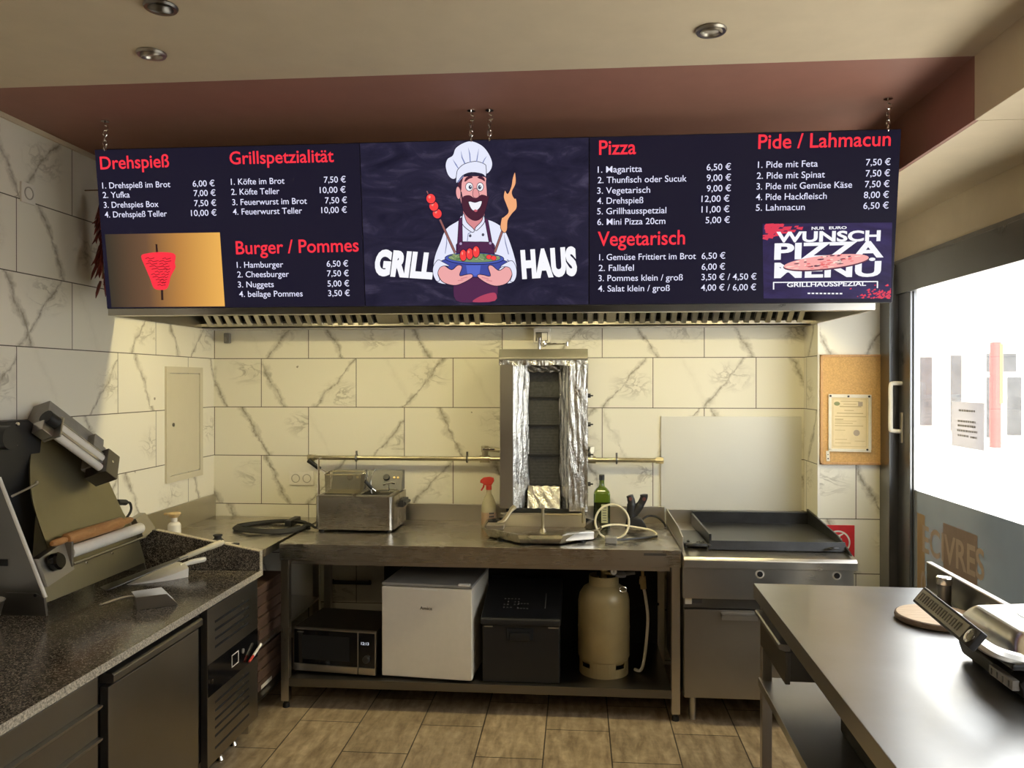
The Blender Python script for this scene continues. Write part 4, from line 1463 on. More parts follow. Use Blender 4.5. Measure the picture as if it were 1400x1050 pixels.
# ------------------------------------------------------------------ deep fryer
fr = thing('deep_fryer', 'stainless twin basket deep fryer at the left end of the work table', 'deep fryer', (-1.235, 4.45, .85))
fx0, fx1, fy0, fy1, fz0, fz1 = -1.455, -1.012, 4.27, 4.60, .862, 1.045
m = MB()
m.prism([(fx0 + .03, fy0), (fx1 - .03, fy0), (fx1 - .012, fy0 + .008), (fx1, fy0 + .03), (fx1, fy1), (fx0, fy1), (fx0, fy0 + .03), (fx0 + .012, fy0 + .008)], fz1 - fz0, Matrix.Translation((0, 0, fz0)))
body = obj('body', m, steel('fryer_steel', (0.44, 0.41, 0.36), 0.27, (2, 90, 90), 0.05, 0.0), fr, smooth=50)
for x in (fx0 + .03, fx1 - .03):
    for y in (fy0 + .03, fy1 - .03):
        obj('rubber_foot', MB().cyl((x, y, .85), (x, y, .863), .014), M_RUBBER, fr)
m = MB()
for xa, xb in ((fx0 + .015, -1.245), (-1.225, fx1 - .02)):
    m.box(xa, xb, fy0 + .015, fy0 + .03, 1.045, 1.053, .003)
    m.box(xa, xb, fy1 - .05, fy1 - .04, 1.045, 1.053, .003)
    m.box(xa, xa + .012, fy0 + .02, fy1 - .05, 1.045, 1.053, .003)
    m.box(xb - .012, xb, fy0 + .02, fy1 - .05, 1.045, 1.053, .003)
obj('basin_rim', m, M_STEEL, fr)
m = MB()
for xa, xb in ((fx0 + .027, -1.257), (-1.213, fx1 - .032)):
    m.box(xa, xb, fy0 + .03, fy1 - .05, 1.0452, 1.0458)
obj('oil_basin', m, M_DARK, fr)
m = MB()
m.tube([(-1.015, 4.44, .985), (-.985, 4.44, .985), (-.985, 4.56, .985), (-1.015, 4.56, .985)], .010, 8)
m.box(-1.014, -.99, 4.43, 4.57, .965, 1.005, .004)
obj('side_handle', m, M_BLACK, fr)
M_GREYHEAD = plain('grey_head_plastic', (0.115, 0.11, 0.10), 0.4)
for (xa, xb, tp) in ((-1.435, -1.245, 0), (-1.225, -1.02, 1)):
    m = MB()
    m.hexa([(xa, 4.50, 1.05), (xb, 4.50, 1.05), (xb, 4.60, 1.05), (xa, 4.60, 1.05), (xa, 4.555, 1.160), (xb, 4.555, 1.160), (xb, 4.60, 1.160), (xa, 4.60, 1.160)])
    h = obj('control_head', m, M_GREYHEAD, fr, label='grey control head')
    KF = FR(((xa + xb) / 2, 4.535, 1.12), (1, 0, 0), (0, .055, .11))
    m = MB()
    m.lathe([(.019, 0), (.019, .010), (.016, .014), (0, .014)], 20, KF @ Matrix.Translation((0.01, 0, 0)))
    obj('dial', m, M_BLACK, h)
    m = MB()
    for dx in (.055, .078):
        m.lathe([(.007, 0), (.007, .004), (0, .006)], 12, KF @ Matrix.Translation((dx, .0, 0)))
    obj('pilot_lamp', m, M_BRASS, h)
M_MESH = plain('basket_wire', (0.20, 0.17, 0.11), 0.45, 0.7)


def basket(loc, tilt, label, zrot=0):
    t = thing('frying_basket', label, 'frying basket', loc, zrot, 'frying baskets of the deep fryer')
    T = Matrix.Rotation(tilt, 4, 'X')
    w, l, h = .165, .20, .105
    m = MB()
    for (a, b) in (((-w / 2, 0), (w / 2, 0)), ((w / 2, 0), (w / 2, l)), ((w / 2, l), (-w / 2, l)), ((-w / 2, l), (-w / 2, 0))):
        m.tube([T @ Vector((*a, h)), T @ Vector((*b, h))], .0032, 6)
        m.tube([T @ Vector((a[0] * .93, a[1] * .95 + .005, 0)), T @ Vector((b[0] * .93, b[1] * .95 + .005, 0))], .002, 6)
    for k in range(21):
        x = -w / 2 + w * k / 20
        m.tube([T @ Vector(p) for p in ((x, 0, h), (x * .93, .005, 0), (x * .93, l * .95 + .005, 0), (x, l, h))], .0008, 4)
    for k in range(25):
        y = l * k / 24
        m.tube([T @ Vector(p) for p in ((-w / 2, y, h), (-w / 2 * .93, y * .95 + .005, 0), (w / 2 * .93, y * .95 + .005, 0), (w / 2, y, h))], .0008, 4)
    for k in range(1, 13):
        z = h * k / 13
        q = .93 + .07 * z / h
        m.tube([T @ Vector(p) for p in ((-w / 2 * q, .004, z), (w / 2 * q, .004, z), (w / 2 * q, l * .98, z), (-w / 2 * q, l * .98, z))], .0008, 4, True)
    obj('wire_mesh', m, M_MESH, t, local=True)
    m = MB()
    for s in (-1, 1):
        m.tube([T @ Vector(p) for p in spline([(s * .02, .0, h - .02), (s * .02, -.010, h), (s * .014, -.030, h + .014), (s * .008, -.045, h + .024)])], .003, 6)
    obj('handle_wire', m, M_CHROME, t, local=True)
    m = MB()
    m.tube([T @ Vector(p) for p in spline([(0, -.040, h + .020), (0, -.065, h + .038), (0, -.092, h + .058), (0, -.112, h + .070)])], [.008] + [.013] * 17 + [.009], 12)
    obj('grip', m, M_BLACK, t, local=True)
    m = MB()
    for s in (-1, 1):
        m.tube([T @ Vector(p) for p in ((s * .03, l, h), (s * .03, l + .02, h + .004), (s * .03, l + .022, h - .025))], .003, 6)
    obj('rear_hook', m, M_CHROME, t, local=True)
    return t


basket((-1.420, 4.385, 1.058), -0.02, 'left wire frying basket lifted above the deep fryer', math.radians(-82))
b_ = basket((-1.135, 4.37, .975), -0.02, 'right wire frying basket lowered into the deep fryer', math.radians(-48))
b_.scale = (.62, .62, .85)
m = MB()
m.tube([(-1.441, 4.30, 1.05), (-1.441, 4.30, 1.25)], .006, 8)
m.tube([(-1.441, 4.30, 1.25), (-1.437, 4.33, 1.252)], .006, 8)
obj('upright_rod', m, M_CHROME, fr)
m = MB()
m.tube(spline([(-1.10, 4.40, 1.095), (-1.06, 4.42, 1.105), (-1.035, 4.42, 1.10)]), .005, 8)
m.tube([(-1.07, 4.42, 1.10), (-1.07, 4.42, 1.05)], .004, 6)
m.tube(spline([(-1.155, 4.36, 1.05), (-1.16, 4.36, 1.12), (-1.15, 4.36, 1.16), (-1.135, 4.37, 1.19)]), .0035, 6)
obj('drain_hanger', m, M_CHROME, fr)

# ------------------------------------------------------------------ spray bottle, oil bottle, kebab slicer, cables
sp = thing('spray_bottle', 'clear spray bottle with red trigger head left of the kebab grill', 'spray bottle', (-0.508, 4.50, .85))
m = MB()
m.lathe([(0, 0), (.040, 0), (.043, .006), (.043, .11), (.039, .135), (.028, .165), (.015, .190), (.0135, .215), (0, .215)], 28)
obj('bottle', m, plain('cloudy_bottle_plastic', (0.44, 0.40, 0.28), 0.22), sp, local=True)
m = MB()
m.lathe([(.0435, .012), (.0437, .012), (.0437, .085), (.0435, .085)], 28, cap=False)
obj('label', m, plain('faded_bottle_label', (0.36, 0.24, 0.16), 0.5), sp, local=True, label='faded label')
m = MB()
for k in range(3):
    for j in range(4):
        a = -PI / 2 + .25 + .22 * k
        m.box(-.004, .004, -.0008, .0008, -.005, .005, 0, Matrix.Translation((.0443 * math.cos(a), .0443 * math.sin(a), .028 + .018 * j)) @ Matrix.Rotation(a + PI / 2, 4, 'Z'))
obj('label_marks', m, M_PRINT, sp, local=True)
m = MB()
m.cyl((0, 0, .212), (0, 0, .235), .0165)
m.prism([(-.048, .268), (-.050, .252), (-.040, .250), (-.016, .236), (.014, .236), (.030, .262), (.028, .280), (.005, .286), (-.030, .282)], .022, Matrix(((1, 0, 0, 0), (0, 0, 1, -.011), (0, 1, 0, 0), (0, 0, 0, 1))), .003)
m.prism([(-.030, .250), (-.022, .250), (-.026, .225), (-.040, .205), (-.048, .208), (-.036, .228)], .012, Matrix(((1, 0, 0, 0), (0, 0, 1, -.006), (0, 1, 0, 0), (0, 0, 0, 1))), .002)
obj('trigger_head', m, M_RED, sp, local=True)
ob = thing('oil_bottle', 'square green glass olive oil bottle right of the kebab grill', 'oil bottle', (0.136, 4.52, .85))
hw = .046


def sqr(m, prof, k=6):
    for (a, b) in zip(prof, prof[1:]):
        pass
    rings = []
    for (w, z, rd) in prof:
        rg = []
        for cx, cy, a0 in ((1, 1, 0), (-1, 1, PI / 2), (-1, -1, PI), (1, -1, 1.5 * PI)):
            for j in range(k):
                a = a0 + PI / 2 * j / (k - 1)
                rg.append(m.bm.verts.new((cx * (w - rd) + rd * math.cos(a), cy * (w - rd) + rd * math.sin(a), z)))
        rings.append(rg)
    n = len(rings[0])
    for a, b in zip(rings, rings[1:]):
        for j in range(n):
            f = m.bm.faces.new((a[j], a[(j + 1) % n], b[(j + 1) % n], b[j]))
            f.material_index = m.mi
    for rg in (list(reversed(rings[0])), rings[-1]):
        f = m.bm.faces.new(rg)
        f.material_index = m.mi


m = MB()
m.mi = 1
sqr(m, [(.042, 0, .010), (hw, .004, .012), (hw, .150, .012)])
m.mi = 0
sqr(m, [(hw, .150, .012), (hw, .195, .012), (.043, .208, .014), (.032, .222, .018), (.018, .234, .0179), (.0145, .245, .0144), (.0145, .275, .0144)])
obj('bottle_glass', m, [M_OILGL, M_OILDK], ob, local=True, smooth=60)
m = MB()
m.lathe([(0, .272), (.016, .272), (.016, .300), (.014, .302), (0, .302)], 24)
obj('screw_cap', m, M_BLACK, ob, local=True)
m = MB()
m.box(-.004, .032, -hw - .0015, -hw, .035, .140, .0005)
m.mi = 1
for k in range(6):
    m.box(.003, .025, -hw - .002, -hw - .0014, .048 + k * .014, .052 + k * .014)
obj('label', m, [M_LABEL, M_PRINT], ob, local=True)
ks = thing('kebab_slicer', 'black hand-held kebab slicer standing upright beside the oil bottle', 'kebab slicer', (0.325, 4.50, .85))
m = MB()
m.prism([(-.060, 0), (.062, 0), (.060, .016), (.036, .060), (-.020, .072), (-.048, .055)], .075, Matrix(((1, 0, 0, 0), (0, 0, 1, -.037), (0, 1, 0, 0), (0, 0, 0, 1))), .010)
obj('motor_base', m, M_BLACK, ks, local=True)
m = MB()
m.tube(spline([(-.022, 0, .05), (-.024, 0, .10), (-.022, 0, .145), (-.028, 0, .172), (-.034, 0, .190)]), [.026] * 12 + [.022] * 6 + [.020] * 6 + [.012], 14)
obj('left_grip', m, M_BLACK, ks, local=True)
m = MB()
m.tube(spline([(-.012, 0, .085), (.012, 0, .115), (.034, 0, .150), (.046, 0, .178), (.046, 0, .196)]), [.024] * 10 + [.021] * 10 + [.022] * 4 + [.014], 14)
obj('right_grip', m, M_BLACK, ks, local=True)
mm = plain('dull_maroon', (0.10, 0.03, 0.025), 0.4)
for p in ((-.030, -.023, .172), (.046, -.022, .172)):
    obj('grip_button', MB().lathe([(0, .0), (.010, 0), (.010, .004), (0, .004)], 16, FR(p, (1, 0, 0), (0, .1, 1))), mm, ks, local=True)
m = MB()
m.box(-.052, .066, -.052, -.040, .002, .012, .002)
obj('blade_guard', m, M_CHROME, ks, local=True)
wc = thing('white_cable', 'loose white power cable looped in front of the kebab slicer', 'cable', (0.24, 4.2, .85))
m = MB()
loop = [(.18 + .088 * math.cos(a), 4.18 + .02 * math.sin(a), .944 + .088 * math.sin(a)) for a in [PI * 1.22 - 2 * PI * k / 24 for k in range(25)]]
m.tube(spline([(.112, 4.20, .882)] + loop[1:] + [(.12, 4.25, .90), (.20, 4.32, .905), (.30, 4.34, .89), (.40, 4.34, .872), (.42, 4.28, .857), (.33, 4.20, .856), (.26, 4.19, .858)], 3), .0055, 8)
obj('cable', m, M_CABLEW, wc)
m = MB()
m.box(.14, .20, 4.06, 4.11, .851, .885, .006)
m.mi = 1
m.tube(spline([(.20, 4.10, .865), (.26, 4.14, .862), (.34, 4.19, .860), (.42, 4.25, .858)]), .006, 8)
obj('plug', m, [M_GREYB, M_BLACK], wc)
m = MB()
m.tube(spline([(.345, 4.55, .875), (.40, 4.60, .905), (.455, 4.62, .898), (.49, 4.60, .872), (.497, 4.55, .857)]), .006, 8)
tag(obj('black_cable', m, M_RUBBER), 'thin black cable behind the kebab slicer at the right end of the table', 'cable')

# ------------------------------------------------------------------ kebab grill
dg = thing('kebab_grill', 'tall foil-lined vertical kebab grill standing on the work table', 'kebab grill', (-0.19, 4.5, .85))
gx0, gx1, gyf, gyb = -0.432, 0.050, 4.37, 4.66
m = MB()
m.box(gx0, gx0 + .012, gyf + .01, gyb, .97, 1.80)
m.box(gx1 - .012, gx1, gyf + .01, gyb, .97, 1.80)
m.box(gx0, gx1, gyb - .02, gyb, .97, 1.80)
m.box(gx0, -.357, gyf, gyf + .012, .975, 1.79, .003)
obj('casing', m, M_STEEL_V, dg)
m = MB()
m.prism([(4.355, 1.800), (4.355, 1.812), (4.385, 1.862), (4.64, 1.862), (4.66, 1.80)], gx1 - gx0 + .01, Matrix(((0, 0, 1, gx0 - .005), (1, 0, 0, 0), (0, 1, 0, 0), (0, 0, 0, 1))), .002)
obj('top_cover', m, steel('dull_cover_steel', (0.30, 0.285, 0.255), 0.45, (4, 30, 30), 0.2, 0.1), dg)


def crink(a, b, z0, z1, amp, nu=14, nv=50, seed=0):
    """vertical sheet between plan points a and b with crumples"""
    r = random.Random(seed)
    ph = [r.uniform(0, 6.28) for _ in range(8)]
    a, b = Vector((*a, 0)), Vector((*b, 0))
    nn = Vector((-(b - a).y, (b - a).x, 0)).normalized()

    def fn(s, t):
        w = math.sin(9 * s * 2 + ph[0] + 2 * math.sin(5 * t + ph[1])) + .7 * math.sin(23 * s + 17 * t + ph[2]) + .6 * math.sin(41 * t + 9 * s + ph[3]) + .5 * math.sin(31 * s - 27 * t + ph[4])
        p = a + (b - a) * s + nn * amp * w * .4
        return (p.x, p.y, z0 + (z1 - z0) * t)
    return nu, nv, fn


for i, (a, b, z0, z1, am, nm, lb) in enumerate((((-.357, gyf + .002), (-.275, 4.462), .975, 1.775, .004, 'foil_wing', 'left foil-covered wing'),
                                               ((-.105, 4.462), (-.048, gyf + .004), .975, 1.775, .004, 'foil_wing', 'right foil-covered wing'),
                                               ((-.048, gyf - .002), (.054, gyf - .004), .965, 1.79, .0035, 'foil_wrap', 'bright foil on the right front'))):
    m = MB()
    m.grid(*crink(a, b, z0, z1, am, seed=i + 1))
    obj(nm, m, M_FOIL, dg, label=lb, smooth=180)
m = MB()
m.grid(*crink((.054, gyf - .004), (.056, gyb), .965, 1.79, .003, seed=9))
obj('foil_wrap', m, M_FOIL, dg, label='foil on the right side', smooth=180)
m = MB()
m.grid(20, 4, lambda s, t: (gx0 - .004 + (gx1 - gx0 + .008) * s, gyf - .006 + .004 * math.sin(30 * s + 3 * t), 1.772 + .030 * t + .004 * math.sin(22 * s)))
obj('foil_trim', m, M_FOIL, dg, smooth=180, label='crumpled foil strip under the top cover')
m = MB()
m.grid(16, 6, lambda s, t: (-.28 + .18 * s, 4.455 - .012 * (1 - t) + .003 * math.sin(20 * s + 9 * t), 1.735 + .04 * t + .003 * math.sin(25 * s)))
obj('foil_trim', m, M_FOIL, dg, smooth=180, label='crumpled foil above the burners')
m = MB()
m.grid(16, 10, lambda s, t: (-.28 + .18 * s, 4.45 - .05 * (1 - t) + .004 * math.sin(20 * s + 9 * t), .975 + .118 * t + .003 * math.sin(25 * s)))
obj('foil_trim', m, M_FOIL, dg, smooth=180, label='crumpled foil below the burners')
for k, (z0, z1) in enumerate(((1.594, 1.742), (1.437, 1.585), (1.268, 1.428), (1.092, 1.259))):
    m = MB()
    m.box(-.275, -.105, 4.470, 4.49, z0, z1)
    m.mi = 1
    m.box(-.277, -.103, 4.455, 4.475, z0 - .009, z0 + .004, .002)
    for j in range(9):
        z = z0 + .012 + (z1 - z0 - .02) * j / 8
        m.mi = 0
        m.box(-.272, -.108, 4.467, 4.4705, z, z + .004)
    obj('burner', m, [M_BURNER, M_BLACK], dg)
for z in (1.602, 1.440, 1.104, 1.27):
    m = MB()
    m.cyl((.056, 4.47, z), (.072, 4.47, z), .012)
    m.box(.068, .086, 4.463, 4.477, z - .004, z + .004, .002)
    obj('gas_knob', m, M_BLACK, dg)
m = MB()
m.box(-.40, .03, 4.40, 4.64, .952, .972, .003)
m.box(-.38, .01, 4.47, 4.62, .852, .952)  # added black filler box, paints the dark gap under the body
m.mi = 1
m.box(-.42, .045, 4.452, 4.466, .862, .938, .003)
m.box(-.43, .055, 4.385, 4.398, .940, .950, .003)
obj('base_frame_and_filler', m, [M_BLACK, M_STEEL], dg)
# octagonal drip pan
m = MB()
pc = Vector((-.19, 4.27))


def octa(rx, ry, z, back=None):
    pts = []
    for (cx, cy) in ((-.36, -1), (.36, -1), (1, -.36), (1, .45), (.72, .85), (-.72, .85), (-1, .45), (-1, -.36)):
        pts.append(Vector((pc.x + rx * cx, pc.y + ry * cy, z)))
    return pts


rgs = [octa(.285, .255, .858), octa(.312, .280, .903), octa(.318, .287, .905), octa(.318, .287, .909), octa(.308, .277, .908), octa(.280, .250, .863)]
vv = [[m.bm.verts.new(p) for p in r] for r in rgs]
for a, b in zip(vv, vv[1:]):
    for k in range(8):
        m.bm.faces.new((a[k], a[(k + 1) % 8], b[(k + 1) % 8], b[k]))
m.bm.faces.new(list(reversed(vv[0])))
m.bm.faces.new(vv[-1])
pan = obj('drip_pan', m, M_STEEL_TOP, dg, smooth=20)
m = MB()
m.cyl((-.19, 4.30, .862), (-.19, 4.30, .985), .008)
m.cyl((-.19, 4.30, .862), (-.19, 4.30, .880), .02, .011)
m.cyl((-.19, 4.30, .985), (-.19, 4.30, .993), .011)
obj('spit_socket', m, M_PIPE, pan)
for (x, y) in ((-.40, 4.12), (.02, 4.12), (-.40, 4.42), (.02, 4.42)):
    obj('pan_foot', MB().cyl((x, y, .85), (x, y, .86), .02), M_BLACK, pan)
m = MB()
m.tube(spline([(-.43, 4.24, .915), (-.395, 4.25, .935), (-.36, 4.27, .985), (-.34, 4.28, 1.0)]), [.010] * 12 + [.013] * 7, 8)
obj('pan_clip', m, M_PIPE, pan)
obj('corner_bracket', MB().box(-.478, -.385, 4.10, 4.18, .909, .932, .004), M_STEEL, pan)
m = MB()
m.box(-.06, .10, 4.02, 4.06, .868, .908, .004, Matrix.Translation((.02, 4.04, 0)) @ Matrix.Rotation(math.radians(24), 4, 'Z') @ Matrix.Translation((-.02, -4.0, 0)))
obj('corner_bracket', m, M_STEEL, pan)
m = MB()
m.tube([(-.17, 4.33, .955), (.03, 4.33, .955)], .006, 8)
m.cyl((.03, 4.33, .91), (.03, 4.33, .985), .009)
m.cyl((.03, 4.33, .985), (.03, 4.33, .992), .012)
obj('spit_rod', m, M_PIPE, pan)
m = MB()
m.cyl((-.222, 4.56, 1.855), (-.222, 4.56, 1.935), .011)
m.tube(spline([(-.222, 4.56, 1.93), (-.21, 4.55, 1.905), (-.19, 4.55, 1.90), (-.06, 4.55, 1.897)]), .005, 8)
m.cyl((-.062, 4.55, 1.885), (-.062, 4.55, 1.908), .009)
m.lathe([(0, -.018), (.014, -.014), (.018, 0), (.014, .014), (0, .018)], 16, Matrix.Translation((-.195, 4.55, 1.90)))
m.prism([(4.56, 1.862), (4.50, 1.862), (4.40, 1.83), (4.40, 1.825), (4.56, 1.85)], .02, Matrix(((0, 0, 1, -.222), (1, 0, 0, 0), (0, 1, 0, 0), (0, 0, 0, 1))))
obj('spit_hanger', m, M_CHROME, dg)

# ------------------------------------------------------------------ things on the lower shelf of the work table
ZS = .155
mw = thing('microwave', 'black and silver microwave oven at the left end of the lower shelf', 'microwave', (-1.262, 4.02, ZS), math.radians(-6))
w, dp, h = .455, .36, .232
m = MB()
m.box(-w / 2, w / 2, .012, dp, .012, h + .006, .006)
obj('case', m, M_STEEL_DK, mw, local=True)
for x in (-.19, .19):
    for y in (.05, .31):
        obj('rubber_foot', MB().cyl((x, y, 0), (x, y, .013), .014), M_RUBBER, mw, local=True)
m = MB()
m.box(-w / 2, .130, -.010, .012, .05, h, .004)
d = obj('door', m, M_BLACKG, mw, local=True)
m = MB()
m.box(-w / 2 + .05, .085, -.0105, -.0095, .075, h - .03)
obj('window', m, M_DARK, d, local=True)
m = MB()
m.box(-w / 2, .130, -.011, .012, .012, .05, .004)
m.box(.133, w / 2, -.011, .012, .012, .05, .004)
m.box(-w / 2 - .001, -w / 2 + .006, -.011, .012, .05, h, .001)
m.box(w / 2 - .004, w / 2 + .001, -.011, .012, .05, h, .001)
m.box(.129, .134, -.011, .012, .05, h, .001)
m.box(-w / 2, w / 2, -.0108, .012, h - .004, h + .004, .001)
obj('trim_strip', m, M_STEEL, mw, local=True)
m = MB()
m.box(.134, w / 2, -.010, .012, .05, h, .003)
p = obj('control_panel', m, M_BLACKG, mw, local=True)
m = MB()
letters(m, '12:13', .150, .192, .168, .014, FR((0, -.0104, 0), (1, 0, 0), (0, 0, 1)), bold=.01)
obj('clock_digits', m, emis('clock_white', (0.85, 0.9, 1.0), 0.8), p, local=True, smooth=None)
m = MB()
m.lathe([(.019, 0), (.019, .012), (.016, .016), (0, .016)], 24, FR((.180, -.010, .095), (1, 0, 0), (0, 0, 1)))
obj('dial', m, M_BLACK, p, local=True)
m = MB()
m.tube(spline([(.195 - .014, -.0105, .115), (.19, -.011, .116), (.199, -.0115, .107)]), .0015, 5)
obj('dial_mark', m, M_CHROME, p, local=True)
m = MB()
for k in range(7):
    m.box(-.205 + .0055 * k, -.201 + .0055 * k, -.0106, -.0098, h - .018, h - .014)
obj('badge', m, M_STEEL, d, local=True)

fg = thing('mini_fridge', 'small white table-top refrigerator on the lower shelf of the work table', 'refrigerator', (-.770, 3.975, ZS), math.radians(-5))
w, dp, h = .475, .45, .492
m = MB()
m.box(-w / 2 + .004, w / 2 - .004, .045, dp, .012, h - .014, .006)
obj('cabinet', m, M_WHITE, fg, local=True)
m = MB()
m.box(-w / 2, w / 2, .006, dp, h - .016, h, .005)
obj('top_plate', m, plain('grey_fridge_top', (0.30, 0.285, 0.26), 0.35), fg, local=True, label='grey top plate')
m = MB()
m.box(-w / 2, w / 2, 0, .040, .012, h - .019, .006)
fd = obj('door', m, M_WHITE, fg, local=True)
m = MB()
m.box(-w / 2 + .006, w / 2 - .006, .038, .047, .018, h - .022)
obj('door_seal', m, M_GREYB, fg, local=True)
m = MB()
letters(m, 'Amica', -.034, .031, h - .130, .017, FR((0, -.0004, 0), (1, 0, 0), (0, 0, 1)), bold=.012, lift=.0004)
obj('door_badge', m, M_STEEL_DK, fd, local=True, smooth=None)
obj('hinge_cover', MB().box(.165, .225, .006, .03, h - .004, h + .006, .002), M_WPLAS, fg, local=True)
obj('grip_edge', MB().box(-.07, .06, -.002, .02, h - .030, h - .022, .002), M_WPLAS, fd, local=True)
for x in (-.20, .20):
    for y in (.05, .38):
        obj('foot', MB().cyl((x, y, 0), (x, y, .013), .013), M_GREYB, fg, local=True)

bx = thing('black_chest', 'black plastic chest with sloping lid between fridge and gas bottle', 'chest', (-.285, 3.97, ZS))
x0, x1 = -.49, -.085
m = MB()
m.box(x0 + .006, x1 - .006, 3.985, 4.44, ZS, ZS + .295, .008)
obj('body', m, M_BLACK, bx)
m = MB()
m.prism([(3.965, .452), (3.965, .482), (3.975, .488), (4.40, .585), (4.45, .585), (4.45, .452)], x1 - x0, Matrix(((0, 0, 1, x0), (1, 0, 0, 0), (0, 1, 0, 0), (0, 0, 0, 1))), .006)
ld = obj('lid', m, plain('black_plastic_lid', (0.016, 0.016, 0.017), 0.38), bx)
m = MB()
LF2 = FR((0, 3.975, .4885), (1, 0, 0), (0, .425, .097))
for k in range(5):
    for j in range(4):
        if R.random() < .75:
            m.box(-.385 + .018 * k, -.378 + .018 * k, .10 + .03 * j, .107 + .03 * j, .0002, .001, 0, LF2)
for k in range(4):
    m.box(-.312 + .016 * k, -.304 + .016 * k, .09, .098, .0002, .001, 0, LF2)
    m.box(-.312 + .016 * k, -.304 + .016 * k, .14, .148, .0002, .001, 0, LF2)
m.box(-.170, -.166, .10, .26, .0002, .001, 0, LF2)
obj('lid_marks', m, M_GREYB, ld, label='faint grey dotted marks')
m = MB()
m.box(-.36, -.225, 3.978, 3.99, .372, .432, .004)
m.mi = 1
m.box(-.345, -.24, 3.970, 3.99, .372, .412, .006)
obj('handle_recess', m, [M_DARK, M_BLACK], bx)
for xa, xb in ((-.475, -.43), (-.15, -.095)):
    obj('latch', MB().box(xa, xb, 3.980, 3.988, .436, .442, .002), M_STEEL, bx)

gb = thing('gas_cylinder', 'olive grey propane gas cylinder on the lower shelf near its right end', 'gas cylinder', (.137, 4.19, ZS))
m = MB()
m.lathe([(.10, .055), (.122, .065), (.135, .09), (.1355, .23), (.137, .235), (.137, .241), (.1355, .246), (.135, .375), (.128, .41), (.108, .442), (.075, .462), (.035, .470), (0, .470)], 40)
obj('tank', m, M_GASBOT, gb, local=True, smooth=40)
m = MB()
n = 40
for k in range(n):
    a0, a1 = 2 * PI * k / n, 2 * PI * (k + 1) / n
    gap = (k % 10) in (3, 4, 5)
    for (z0, z1) in (((0, .045),) if gap else ((0, .08),)):
        p = [(.128 * math.cos(a), .128 * math.sin(a)) for a in (a0, a1)] + [(.124 * math.cos(a), .124 * math.sin(a)) for a in (a1, a0)]
        m.prism(p, z1 - z0, Matrix.Translation((0, 0, z0)))
obj('foot_ring', m, M_GASBOT, gb, local=True)
m = MB()
for k in range(28):
    a0, a1 = 2 * PI * k / 40 + 1.9, 2 * PI * (k + 1) / 40 + 1.9
    p = [(.078 * math.cos(a), .078 * math.sin(a)) for a in (a0, a1)] + [(.074 * math.cos(a), .074 * math.sin(a)) for a in (a1, a0)]
    m.prism(p, .055 if k % 28 not in (0, 27) else .03, Matrix.Translation((0, 0, .452)))
obj('valve_guard', m, M_GASBOT, gb, local=True)
m = MB()
m.cyl((0, 0, .465), (0, 0, .53), .016)
m.cyl((0, 0, .53), (0, 0, .56), .022, seg=8)
m.cyl((0, 0, .515), (.07, -.03, .52), .011)
vl = obj('valve', m, M_BRASS, gb, local=True)
m = MB()
m.lathe([(0, -.012), (.028, -.012), (.030, 0), (.020, .014), (0, .016)], 24, Matrix.Translation((.085, -.035, .52)))
m.cyl((.085, -.035, .52), (.16, -.04, .53), .009)
rg = obj('regulator', m, M_GREYB, gb, local=True)
m = MB()
GF = FR((.048, -.075, .545), (1, 0, 0), (0, 0, 1))
m.lathe([(.019, 0), (.019, .012), (.017, .014)], 24, GF, cap=True)
m.mi = 1
m.lathe([(0, .0142), (.016, .0142)], 24, GF, cap=False)
m.mi = 2
m.box(-.0015, .0015, -.004, .013, .0145, .0150, 0, GF)
obj('pressure_gauge', m, [M_BLACK, M_SIGNW, M_PRINT], rg, local=True)
m = MB()
m.tube([(.095 + .018 * math.cos(a), -.088, .455 + .014 * math.sin(a)) for a in [2 * PI * k / 14 for k in range(14)]], .003, 6, True)
obj('pull_ring', m, M_CHROME, gb, local=True)
hs = thing('gas_hose', 'pale flexible gas hose hanging behind the right leg side of the work table', 'hose', (.35, 4.22, ZS))
hs['label'] = 'pale flexible hose hanging beside the gas cylinder'
m = MB()
m.tube(spline([(.350, 4.26, .585), (.362, 4.26, .52), (.372, 4.25, .42), (.362, 4.23, .30), (.345, 4.20, .20), (.325, 4.17, .170), (.30, 4.20, .164)]), .0085, 10)
obj('hose', m, M_WPLAS, hs)
m = MB()
m.cyl((.350, 4.26, .575), (.345, 4.26, .640), .016)
m.cyl((.345, 4.26, .60), (.345, 4.26, .625), .020, seg=6)
m.cyl((.345, 4.26, .64), (.345, 4.26, .74), .008)
obj('connector', m, M_BEIGE, hs)
m = MB()
m.tube(spline([(.22, 4.50, .168), (.25, 4.50, .32), (.31, 4.52, .40), (.40, 4.54, .42), (.46, 4.56, .41)]), .007, 8)
tag(obj('black_cable', m, M_RUBBER), 'black cord drooping behind the gas cylinder', 'cord')
m = MB()
m.tube([(-1.52, 4.70, .46), (-1.25, 4.70, .46)], .012, 10)
for x in (-1.50, -1.27):
    m.cyl((x, 4.70, .46), (x, YB, .46), .007)
tag(obj('wall_bar', m, M_BLACK), 'dark horizontal bar on the back wall behind the microwave', 'bar')

